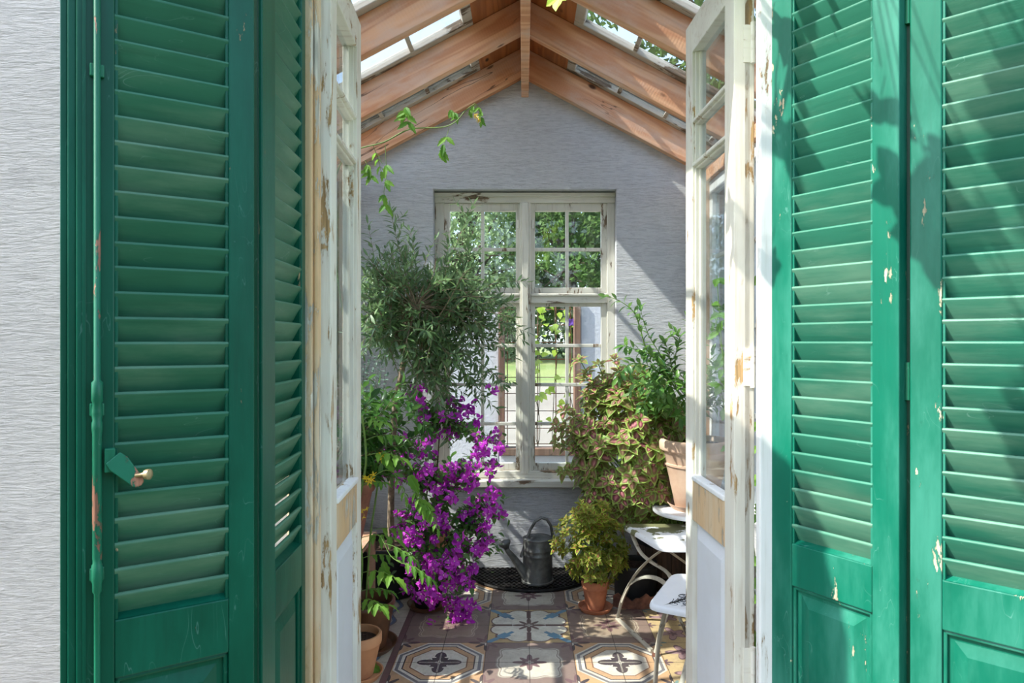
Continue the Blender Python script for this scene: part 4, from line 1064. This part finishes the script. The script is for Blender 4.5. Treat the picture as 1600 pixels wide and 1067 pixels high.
# ------------------------------------------------------------------ plant bench with the tall brown planter, dark citrus, silver shrub
bn_ = thing('plant_bench', 'narrow slatted wooden bench along the left wall behind the door', 'bench', (-.93, 3.30, 0))
m = MB()
for k in range(4): m.box(-1.11 + k * .088, -1.11 + k * .088 + .078, 2.75, 3.62, .405, .425)
m.build('bench_top', post_t, bn_, bevel=.003)
for x in (-1.10, -.80):
    for y in (2.80, 3.54): MB().box(x, x + .035, y, y + .035, 0, .405).build('leg', post_t, bn_, bevel=.003)
MB().box(-1.10, -.765, 2.81, 2.83, .34, .405).box(-1.10, -.765, 3.55, 3.57, .34, .405).build('apron', post_t, bn_, bevel=.003)
pc1 = Vector((-.875, 3.10, .4255)); ci = thing('potted_citrus', 'dark leaved citrus in a reddish brown clay pot on the bench by the left door', 'potted plant', pc1)
pot(ci, pc1, .125, .205, .375, simple('red_brown_clay', (150, 96, 74), .7, var=.3, dark=(105, 62, 48), scale=7, bump=.3), .02, .05)
lm = MB(); sm = MB(); b0 = pc1 + Vector((0, 0, .33))
for _ in range(44):
    e = P(U(545, 642), U(595, 745), U(3.0, 3.6)); q = wob(b0 + Vector((0, 0, .08)), e, .12, 7); shoot(lm, sm, q, 13, .088, .046, 'obl', 'alt', .35, 58, .004, fold=.3, droop=.35)
for q in ([(600, 700), (630, 690), (655, 680), (672, 678)], [(600, 690), (625, 700), (648, 700), (668, 705)], [(590, 660), (620, 640), (640, 625)], [(590, 680), (620, 670), (645, 655), (665, 668)]):
    shoot(lm, sm, spl([P(x, y, 3.35) for x, y in q]), 12, .085, .042, 'obl', 'alt', .2, 58, .003, fold=.3, droop=.35)
sm.tube([b0, b0 + Vector((0, 0, .12))], .009, 8)
lm.build('foliage', L_citrus, ci, smooth=True); sm.build('branches', stem_d, ci, smooth=True)
ec = Vector((-.97, 3.80, 0)); eu = thing('potted_eucalyptus', 'silver blue small leaved shrub in the back left corner', 'potted plant', ec)
pot(eu, ec + Vector((-.0, -.0, 0)), .055, .075, .14, terra_brown, .01, .02)
lm = MB(); sm = MB()
for _ in range(30):
    e = P(U(556, 610), U(535, 640), U(3.75, 4.15)); shoot(lm, sm, wob(ec + Vector((0, 0, .12)), e, .08, 8), 22, .027, .021, 'ovate', 'opp', .6, 60, .003, fold=.1)
lm.build('foliage', L_euc, eu, smooth=True); sm.build('stems', stem_d, eu, smooth=True)
# ------------------------------------------------------------------ tomato plants
def compound(lm, sm, base, d, L, n, r=None):
    d = d.normalized(); e = base + d * L + Vector((0, 0, -.25 * L)); q = bez(base, base + d * L * .55 + Vector((0, 0, .05 * L)), e, 8); sm.tube(q, [.0018 - .0001 * i for i in range(9)], 5, cap=False)
    up = Vector((0, 0, 1)); r = R() if r is None else r
    for i in range(3):
        p, t = along(q, .35 + .25 * i); s = t.cross(up).normalized()
        for sg in (-1, 1):
            jag_leaf(lm, p, s * sg + t * .5 + Vector((0, 0, U(-.5, -.1))), up, L * U(.30, .40), L * .2, r=min(1, max(0, r + U(-.15, .15))), teeth=3, droop=.45)
    p, t = along(q, .999); jag_leaf(lm, p, t, up, L * .42, L * .26, r=r, teeth=4, droop=.4)
def flower_y(root, c, s=.018, name='flower'):
    m = MB()
    for k in range(3):
        cc_ = c + rv() * .022; d = (rv() + Vector((.3, -.5, -.4))).normalized(); a = Vector((0, 0, 1)) if abs(d.z) < .9 else Vector((1, 0, 0)); x = d.cross(a).normalized(); y = x.cross(d)
        for j in range(5):
            t = j * 2 * PI / 5; rad = x * math.cos(t) + y * math.sin(t); leaf(m, cc_, rad + d * .25, d, s, s * .32, 'olive', .1, .3)
        m.tube([cc_, cc_ + d * s * .6], [.0028, .0012], 6)
    return m.build(name, yellowf, root, smooth=True)
tc = Vector((-.70, 2.93, 0)); put(saucer(tc, .105, terra_tan, 'light clay saucer at the foot of the left door', .026))
t1 = thing('potted_tomato', 'tomato plant with toothed leaves in a small light clay pot, nearest the left door', 'potted plant', tc + Vector((0, 0, .0075)))
pot(t1, tc + Vector((0, 0, .0075)), .062, .098, .178, terra_tan, .012, .042)
lm = MB(); sm = MB(); b0 = tc + Vector((0, 0, .16))
ms = spl([b0, P(560, 950, 2.95), P(566, 880, 2.98), P(560, 800, 2.98), P(572, 720, 2.96), P(566, 650, 2.96)], 5); sm.tube(ms, .0045, 7)
for (t, x, y, L) in ((.28, .9, .0, .20), (.36, .7, -.4, .24), (.42, .9, .2, .20), (.50, .8, -.2, .22), (.55, -.6, -.5, .2), (.70, .5, -.1, .18), (.82, .9, -.3, .22), (.88, .7, .1, .2), (.95, .6, -.3, .2), (.98, .9, .4, .16), (.24, .6, -.5, .2), (.20, .8, .1, .22)):
    p, d = along(ms, t); compound(lm, sm, p, Vector((x, y, .25)), L * U(.6, .85), 7)
ex = spl([along(ms, .45)[0], P(590, 835, 2.9), P(610, 868, 2.86), P(628, 880, 2.84)], 4); sm.tube(ex, .002, 5)
for t in (.5, .8, .99): compound(lm, sm, along(ex, t)[0], Vector((.8, -.1, -.2)), .13, 7)
for (x, y) in ((600, 712), (640, 745), (650, 780), (660, 790), (600, 880), (575, 1030)):
    for k in range(2): jag_leaf(lm, P(x + U(-6, 6), y + U(-6, 6), 2.95), Vector((U(.1, .8), -.2, U(-1, -.2))), Vector((0, -1, .4)), .085, .05, teeth=4)
vs = spl([along(ms, .7)[0], P(600, 735, 2.95), P(625, 745, 2.95), P(652, 770, 2.95), P(670, 795, 2.95)], 4); sm.tube(vs, .002, 5); 
for t in (.4, .65, .9): compound(lm, sm, along(vs, t)[0], Vector((.4, -.3, -.5)), .10, 7)
lm.build('foliage', L_tom, t1, smooth=True); sm.build('stems', stem_g, t1, smooth=True)
for (x, y) in ((572, 752), (585, 748), (592, 715), (568, 800)): flower_y(t1, P(x, y, 2.92))
tc2 = Vector((-.735, 3.21, 0)); put(saucer(tc2, .150, terra_brown, 'wide brown saucer under the glazed brown pot', .028))
t2 = thing('potted_tomato', 'tall tomato vine in a wide glazed brown pot, climbing to the roof', 'potted plant', tc2 + Vector((0, 0, .0075)))
pot(t2, tc2 + Vector((0, 0, .0075)), .095, .138, .215, terra_brown, .008, .022, soilz=.05)
lm = MB(); sm = MB(); b0 = tc2 + Vector((0, 0, .17))
stem = [b0, Vector((-.715, 3.22, .5)), Vector((-.72, 3.40, .9)), Vector((-.95, 3.68, 1.5)), Vector((-1.02, 3.70, 2.1)), Vector((-.94, 3.62, 2.38)), P(600, 222, 3.6), P(640, 202, 3.6), P(690, 199, 3.58), P(712, 190, 3.56), P(728, 172, 3.55), P(742, 162, 3.55)]
q = spl(stem, 5); sm.tube(q, [.005 - .003 * i / (len(q) - 1) for i in range(len(q))], 7, cap=False)
def leaves_at(pts, ts, L):
    for t in ts:
        p, d = along(pts, t); compound(lm, sm, p, rv() + Vector((.1, -.3, -.5)), L * U(.8, 1.2), 7)
leaves_at(q, (.10, .30, .42, .52), .15)
for br, L in (([(602, 226), (603, 250), (604, 272), (600, 300), (603, 320)], .07), ([(640, 203), (637, 185), (633, 168)], .075), ([(702, 199), (695, 222), (686, 240)], .07), ([(718, 186), (712, 178), (704, 172)], .05), ([(742, 162), (750, 172), (752, 190)], .045), ([(570, 250), (576, 262), (580, 275)], .06), ([(745, 163), (738, 168), (735, 175)], .04)):
    bq = spl([P(x, y, 3.58) for x, y in br], 4); sm.tube(bq, .0016, 5, cap=False)
    for t in (.35, .6, .8, .99):
        p, d = along(bq, t)
        for _ in range(2): jag_leaf(lm, p, Vector((U(-.7, .7), -.3, U(-1, -.3))), Vector((0, -1, .3)), L * U(.7, 1.1), L * .5, teeth=4, droop=.2)
lm.build('foliage', L_tom, t2, smooth=True); sm.build('stems', stem_g, t2, smooth=True)
for (x, y) in ((749, 182), (752, 186)): flower_y(t2, P(x, y, 3.55), .014)
# plant seen through the right door glass
vc = Vector((1.0, 2.86, 0)); vp = thing('potted_vine', 'leafy green climber in a pale pot behind the right door', 'potted plant', vc)
pot(vp, vc, .07, .10, .18, terra_tan, .012, .03)
lm = MB(); sm = MB()
for (x, y, Y) in ((1120, 430, 2.9), (1135, 440, 2.95), (1112, 470, 3.0), (1184, 425, 2.75), (1184, 660, 2.75), (1186, 900, 2.7), (1186, 1000, 2.7), (1188, 780, 2.7), (1128, 560, 3.0), (1125, 600, 2.9)):
    e = P(x, y, Y); q = wob(vc + Vector((0, 0, .16)), e, .04, 8); sm.tube(q, .002, 5, cap=False)
    for t in (.6, .75, .9, .99):
        p, d = along(q, t)
        for _ in range(2): jag_leaf(lm, p, Vector((U(-.7, .5), U(-.6, .2), U(-.6, .3))), Vector((-.3, -.8, .5)), .055, .04, teeth=4, droop=.2)
lm.build('foliage', L_tom, vp, smooth=True); sm.build('stems', stem_g, vp, smooth=True)
# ------------------------------------------------------------------ grape vine over the doorway (mostly above the frame)
gv = thing('grape_vine', 'lime green vine leaf hanging over the doorway at the top edge', 'vine', (1.85, 1.90, 0))
lm = MB(); sm = MB()
st = spl([Vector((1.85, 1.88, -.02)), Vector((1.90, 1.90, 1.2)), Vector((1.8, 1.88, 2.4)), Vector((1.3, 1.80, 2.80)), Vector((.7, 1.78, 2.82)), Vector((.1, 1.75, 2.82)), Vector((-.4, 1.8, 2.8))], 6)
sm.tube(st, .009, 8)
def gleaf(c, d, n, s):
    d = d.normalized(); si = d.cross(n).normalized(); n = si.cross(d)
    out = []
    K = 30
    for k in range(K):
        t = 2 * PI * k / K; rr = .5 * (1 + .22 * math.cos(5 * t)) * (1 + .05 * (-1) ** k) * (1 - .35 * math.exp(-((t - PI) / .35) ** 2))
        out.append((rr * math.cos(t) + .35, rr * math.sin(t)))
    r = R(); i = lm.add([c + d * (.35 * s)] + [c + d * (x * s) + si * (y * s) + n * (s * .12 * math.sin(3 * y + x * 2)) for x, y in out], r)
    for k in range(K):
        j = (k + 1) % K; lm.face([i, i + 1 + k, i + 1 + j], uv=[(.5, .5), (.5 + out[k][1] * .8, out[k][0]), (.5 + out[j][1] * .8, out[j][0])])
    sm.tube([c, c + Vector((0, 0, .07)) + rv() * .02], .0018, 5)
for k in range(34):
    p, d = along(st, U(.42, .98)); p = p + rv() * .09 + Vector((0, 0, .03)); p.z = max(p.z, 2.72); gleaf(p, Vector((U(-.5, .5), U(-.6, .1), U(-1, -.2))), Vector((U(-.4, .2), -.8, .7)), U(.10, .15))
gleaf(Vector((.098, 1.80, 2.345)), Vector((-.12, -.1, -1)), Vector((-.7, -.7, .2)), .075)
sm.tube([Vector((.10, 1.80, 2.345)), Vector((.11, 1.79, 2.6)), Vector((.14, 1.78, 2.8))], .0018, 5)
SDv = Vector((-.65, -.165, .743)).normalized()
for (px, py, A, s_, t) in ((1372, 150, (.87, 1.68), .13, .75), (1398, 240, (.90, 1.64), .15, .80), (1440, 205, (.96, 1.6), .07, .8), (1440, 340, (.95, 1.61), .12, .85), (1540, 120, (1.07, 1.50), .14, .9), (1575, 200, (1.10, 1.47), .15, .9), (1560, 330, (1.1, 1.48), .13, 1.0), (1590, 90, (1.13, 1.45), .15, .8), (1500, 300, (1.0, 1.56), .10, .9), (1580, 560, (1.12, 1.46), .15, 1.2), (1560, 640, (1.1, 1.48), .13, 1.2), (1590, 700, (1.13, 1.45), .15, 1.3), (1530, 30, (1.05, 1.5), .14, .8)):
    Yd = A[1]; p = Vector((A[0], Yd, CH + (CY - py) / F * Yd)) + SDv * (t / SDv.z * .75 + .2)
    while CH + CY / F * p.y > p.z - .02: p += SDv * .1
    gleaf(p, Vector((U(-.6, .6), U(-.3, .3), -1)), SDv, s_); sm.tube([p + Vector((0, 0, .07)), p + Vector((U(-.1, .1), .1, .4))], .002, 5)
lm.build('foliage', L_vine, gv, smooth=True); sm.build('stems', stem_g, gv, smooth=True)
# ------------------------------------------------------------------ outside
def gravelm():
    m = M('gravel'); p = m.pos(); n = m.noise(p, 60, 4, .7); b = m.noise(p, .5, 3)
    c = m.mix(n, (132, 124, 114), (160, 152, 142)); c = m.mix(b.ramp(.4, .65) * .4, c, (112, 104, 94)); return m.bsdf(c, .95, m.bump(n, .5, .01))
def lawnm():
    m = M('lawn'); p = m.pos(); n = m.noise(p, 25, 5, .7); b = m.noise(p, .35, 3)
    c = m.mix(n, (84, 108, 52), (132, 148, 80)); c = m.mix(b.ramp(.4, .6) * .6, c, (148, 152, 96)); return m.bsdf(c, .95, m.bump(n, .6, .03))
m = MB()
ys = [-8, -1, 1.9, 4.52, 5.0, 7.0, 9.0, 11.0, 13.0, 14.0]; zs = [-.03, -.03, -.03, -.03, -.03, 0, .08, .20, .40, .54]
xs = [-25, -12, -5, -1.3, 1.3, 5, 12, 25]
g0 = {}
for j, y in enumerate(ys):
    for i, x in enumerate(xs): g0[i, j] = m.add([Vector((x, y, zs[j]))])
for j in range(len(ys) - 1):
    for i in range(len(xs) - 1):
        if xs[i] == -1.3 and ys[j] in (1.9,): continue
        if j == 0 and abs(xs[i]) < 12: continue
        m.face([g0[i, j], g0[i+1, j], g0[i+1, j+1], g0[i, j+1]])
m.build('ground', gravelm(), kind='structure', label='pale gravel yard around the garden room', cat='ground', origin=(0, 0, 0))
m = MB(); n = m.add([Vector((-25, 13.9, .545)), Vector((25, 13.9, .545)), Vector((25, 26, .78)), Vector((-25, 26, .78)), Vector((25, 60, 1.2)), Vector((-25, 60, 1.2))])
m.face([n, n+1, n+2, n+3]); m.face([n+3, n+2, n+4, n+5]); m.build('lawn', lawnm(), kind='structure', label='sunlit lawn beyond the gravel path', cat='lawn', origin=(0, 0, 0))
m = MB(); n = m.add([Vector((-12, -8, -.031)), Vector((12, -8, -.031)), Vector((12, 1.2, -.026)), Vector((-12, 1.2, -.026))]); m.face([n, n+1, n+2, n+3])
m.build('added_front_lawn', simple('dark_grass', (62, 84, 44), .95, var=.3, dark=(40, 56, 30), scale=30), kind='structure', label='unseen dark grass added in front of the doorway to cut bounced light', cat='lawn', origin=(0, 0, 0))  # out-of-view ground, added dark to lower the light bounced onto the facade
# white walled opening behind the window
Yo = 5.45
def Xo(px): return (px - CX) * Yo / F
def Zo(py): return CH + (CY - py) * Yo / F
m = MB().box(Xo(640), Xo(780), Yo, Yo + .2, -.03, Zo(466)); m.box(Xo(907), Xo(1010), Yo, Yo + .2, -.03, Zo(466)); m.box(Xo(780), Xo(907), Yo, Yo + .2, -.03, Zo(711))
m.build('garden_wall', white_plaster, label='low white plastered wall outside the back window', cat='wall', kind='structure', bevel=.01)
fr = thing('timber_frame', 'dark weathered timber frame in the white wall outside', 'frame', (Xo(842), Yo - .02, Zo(711)))
MB().box(Xo(780), Xo(788.5), Yo - .03, Yo + .1, Zo(711), Zo(466)).build('post', dark_t, fr, bevel=.004)
MB().box(Xo(897), Xo(907), Yo - .03, Yo + .1, Zo(711), Zo(466)).build('post', dark_t, fr, bevel=.004)
MB().box(Xo(788.5), Xo(897), Yo - .03, Yo + .1, Zo(711), Zo(700)).build('sill_beam', dark_t, fr, bevel=.004)
tl = thing('trellis', 'rusty wire trellis panel filling the timber frame outside', 'trellis', (Xo(842), Yo + .15, Zo(700)))
m = MB()
for px in (792, 813, 841, 870, 893): m.tube([(Xo(px), Yo + .15, Zo(704)), (Xo(px), Yo + .15, Zo(468))], .0045, 6)
for py in (482, 507, 535, 562, 591, 617, 645, 673, 698): m.tube([(Xo(786), Yo + .157, Zo(py)), (Xo(900), Yo + .157, Zo(py))], .0035, 6)
m.build('wire_mesh', rust, tl, smooth=True)
vb = thing('climbing_vine', 'lime leaved climber twining up the rusty trellis outside', 'vine', (Xo(865), Yo + .12, 0))
lm = MB(); sm = MB()
for (x0, x1) in ((868, 872), (842, 850), (896, 892), (838, 838)):
    q = spl([Vector((Xo(x0 + (x1 - x0) * t + U(-7, 7)), Yo + .13, (Zo(470) + .03) * t - .03)) for t in [k / 8 for k in range(9)]], 3); sm.tube(q, .003, 5, cap=False)
    for k in range(13):
        t = U(.25, .999) ** .6; p, d = along(q, t); leaf(lm, p + rv() * .05 * Vector((1, .3, 1)), Vector((U(-1, 1), -.4, U(-1, .3))), Vector((0, -1, .5)), .065, .05, 'heart', .15, .2)
lm.build('foliage', L_vine, vb, smooth=True); sm.build('stems', stem_d, vb, smooth=True)
pf = thing('flower', 'single violet bloom at the top of the trellis outside', 'flower', (Xo(893), Yo + .05, Zo(503)))
m = MB(); c = Vector((Xo(893), Yo + .06, Zo(503)))
for k in range(6):
    t = k * PI / 3; leaf(m, c, Vector((math.cos(t), -.3, math.sin(t))), Vector((0, -1, 0)), .035, .028, 'ovate')
m.build('petals', simple('violet', (120, 80, 190), .6), pf, smooth=True)
sm = MB().tube([c, Vector((Xo(895), Yo + .12, Zo(560)))], .002, 5); sm.build('stalk', stem_g, pf)
# white garden wall on the right, seen through the side sashes
MB().box(2.6, 2.8, 1.0, 5.4, -.03, 1.75).build('neighbour_wall', white_plaster, label='sunlit white wall outside the right hand windows', cat='wall', kind='structure')
def clump_leaf(mb, p, s, r):
    a = rv(); b = a.cross(rv()).normalized(); n = mb.add([p - a * s, p + b * s * .55, p + a * s, p - b * s * .55], r)
    mb.face([n, n+1, n+2, n+3], uv=[(.5, 0), (1, .5), (.5, 1), (0, .5)])
def tree(label, x, y, z0, h, rad, mat, n, ls, cat='tree', weep=False, trunkr=.2, cz=.62, name='tree', nb=60, sy=1.0):
    t = thing(name, label, cat, (x, y, z0)); b = Vector((x, y, z0)); top = b + Vector((0, 0, h * cz))
    tk = MB(); tk.tube([b - Vector((0, 0, .05)), b + Vector((.1, 0, h * .25)), b + Vector((0, .1, h * .5)), top + Vector((0, 0, h * .15))], [trunkr, trunkr * .8, trunkr * .6, trunkr * .25], 10)
    lm = MB(); V = h * (1 - cz)
    blobs = []
    for _ in range(nb):
        v = rv() * (U(.35, 1) ** .5); c = top + Vector((v.x * rad, v.y * rad * sy, v.z * V)); blobs.append((c, rad * U(.16, .30)))
        if R() < .5: tk.tube(wob(b + Vector((0, 0, h * U(.3, .55))), c, .08, 5), [trunkr * .35, trunkr * .28, trunkr * .2, trunkr * .14, trunkr * .1, trunkr * .05], 6, cap=False)
    for _ in range(n):
        c, r = random.choice(blobs); v = rv() * (R() ** .4); p = c + v * r
        if weep: p = p + Vector((0, 0, -abs(U(0, 1)) ** 2 * h * .22)) + Vector((v.x, v.y, 0)) * r * .3; p.x = c.x + round((p.x - c.x) / .16) * .16 + U(-.03, .03)
        if p.z < z0 + .1: p.z = z0 + U(.1, .5)
        clump_leaf(lm, p, ls * U(.6, 1.2), R())
    tk.build('trunk', bark_dark, t, smooth=True); lm.build('crown', mat, t)
    return t
tree('weeping pale birch beyond the lawn seen through the left upper panes', -2.0, 24, .7, 8.4, 2.9, L_birch, 15000, .10, weep=True, nb=90, cz=.55)
tree('second pale birch at the centre behind the lawn', .2, 28, .8, 8.0, 2.7, L_birch, 10000, .11, weep=True, nb=70, cz=.55)
tree('broad lime green tree seen through the right upper panes', 1.6, 23, .7, 6.6, 2.2, L_tree, 12000, .10, nb=80, cz=.55)
tree('dark leaved tree at the right behind the lime green one', 4.6, 25, .75, 10.5, 3.6, L_dark, 14000, .12, nb=90, cz=.55)
tree('dense dark tree far left behind the lawn', -6.5, 27, .8, 8.2, 3.6, L_dark, 9000, .14, nb=80, cz=.5)
tree('tall oak beyond the garden room showing through the right roof panes', 5.2, 12.5, .4, 12.2, 4.0, L_tree, 16000, .12, nb=100, cz=.62, trunkr=.28)
tree('leafy tree close beyond the right side wall', 7.2, 5.5, 0, 7.0, 2.6, L_tree, 8000, .10, nb=60, cz=.55)
# hedge behind the lawn and on the left
def hedge(label, x0, x1, y0, y1, z0, z1, n, ls, mat):
    t = thing('hedge', label, 'hedge', ((x0 + x1) / 2, (y0 + y1) / 2, z0)); lm = MB()
    tk = MB()
    for k in range(max(3, int(max(x1 - x0, y1 - y0) / 1.2))):
        x, y = U(x0 + .1, x1 - .1), U(y0 + .1, y1 - .1); tk.tube(wob((x, y, z0 - .03), (x, y, z1 - .2), .05, 4), .03, 6)
    for _ in range(n):
        p = Vector((U(x0, x1), U(y0, y1), U(z0, z1))); f = random.choice('xyzt')
        if f in 'zt': p.z = z1 - abs(U(0, .2)) + .12 * math.sin(p.x * 2.1 + p.y * 1.7)
        elif f == 'x': p.y = y0 + U(0, .3)
        else: p.x = random.choice((x0, x1)) + U(-.15, .15)
        clump_leaf(lm, p, ls * U(.6, 1.2), R())
    lm.build('foliage', mat, t); tk.build('stems', bark_dark, t, smooth=True)
hedge('long dark hedge closing the far side of the lawn', -9, 9, 26, 27, .8, 2.9, 14000, .13, L_dark)
hedge('unseen tall dark hedge added across the yard to cut skylight on the doorway', -7, 7, -6.5, -5.2, -.03, 4.6, 16000, .20, L_dark)  # out of view, added to darken the skylight on facade and left shutters
hedge('green hedge outside the left hand windows', -4.7, -4.0, 1.0, 6.5, 0, 1.9, 9000, .07, L_tree)
# ------------------------------------------------------------------ light, sky, camera
SD = Vector((-.65, -.165, .743)).normalized()              # towards the sun
sun = bpy.data.lights.new('sun', 'SUN'); sun.energy = 6.0; sun.angle = math.radians(.6); sun.color = (1.0, .95, .86)
so = bpy.data.objects.new('sun', sun); COL.objects.link(so); so.rotation_euler = SD.to_track_quat('Z', 'Y').to_euler(); so.location = (-6, -2, 8)
w = bpy.data.worlds.new('sky'); bpy.context.scene.world = w; w.use_nodes = True
nt = w.node_tree; nt.nodes.clear()
sk = nt.nodes.new('ShaderNodeTexSky'); sk.sky_type = 'NISHITA'; sk.sun_disc = False
sk.sun_elevation = math.asin(SD.z); sk.sun_rotation = math.atan2(SD.x, SD.y); sk.dust_density = 1.6; sk.ozone_density = 1.0; sk.air_density = 1.0
mx = nt.nodes.new('ShaderNodeMix'); mx.data_type = 'RGBA'; mx.inputs[0].default_value = .25; mx.inputs[7].default_value = (4.0, 4.5, 5.2, 1)
bg = nt.nodes.new('ShaderNodeBackground'); bg.inputs[1].default_value = .34
ou = nt.nodes.new('ShaderNodeOutputWorld')
nt.links.new(sk.outputs[0], mx.inputs[6]); nt.links.new(mx.outputs[2], bg.inputs[0]); nt.links.new(bg.outputs[0], ou.inputs[0])
cam = bpy.data.cameras.new('camera'); co = bpy.data.objects.new('camera', cam); COL.objects.link(co)
cam.sensor_width = 36; cam.lens = F / 1600 * 36; cam.shift_x = -(CX - 800) / 1600; cam.clip_start = .05; cam.clip_end = 300
co.location = (0, 0, CH); co.rotation_euler = (PI / 2, 0, 0)
cam.dof.use_dof = True; cam.dof.focus_distance = 3.6; cam.dof.aperture_fstop = 9
sc = bpy.context.scene; sc.camera = co
sc.view_settings.view_transform = 'Standard'; sc.view_settings.look = 'None'; sc.view_settings.exposure = 0.88
sc.cycles.transparent_max_bounces = 16; sc.cycles.max_bounces = 8; sc.cycles.sample_clamp_indirect = 6
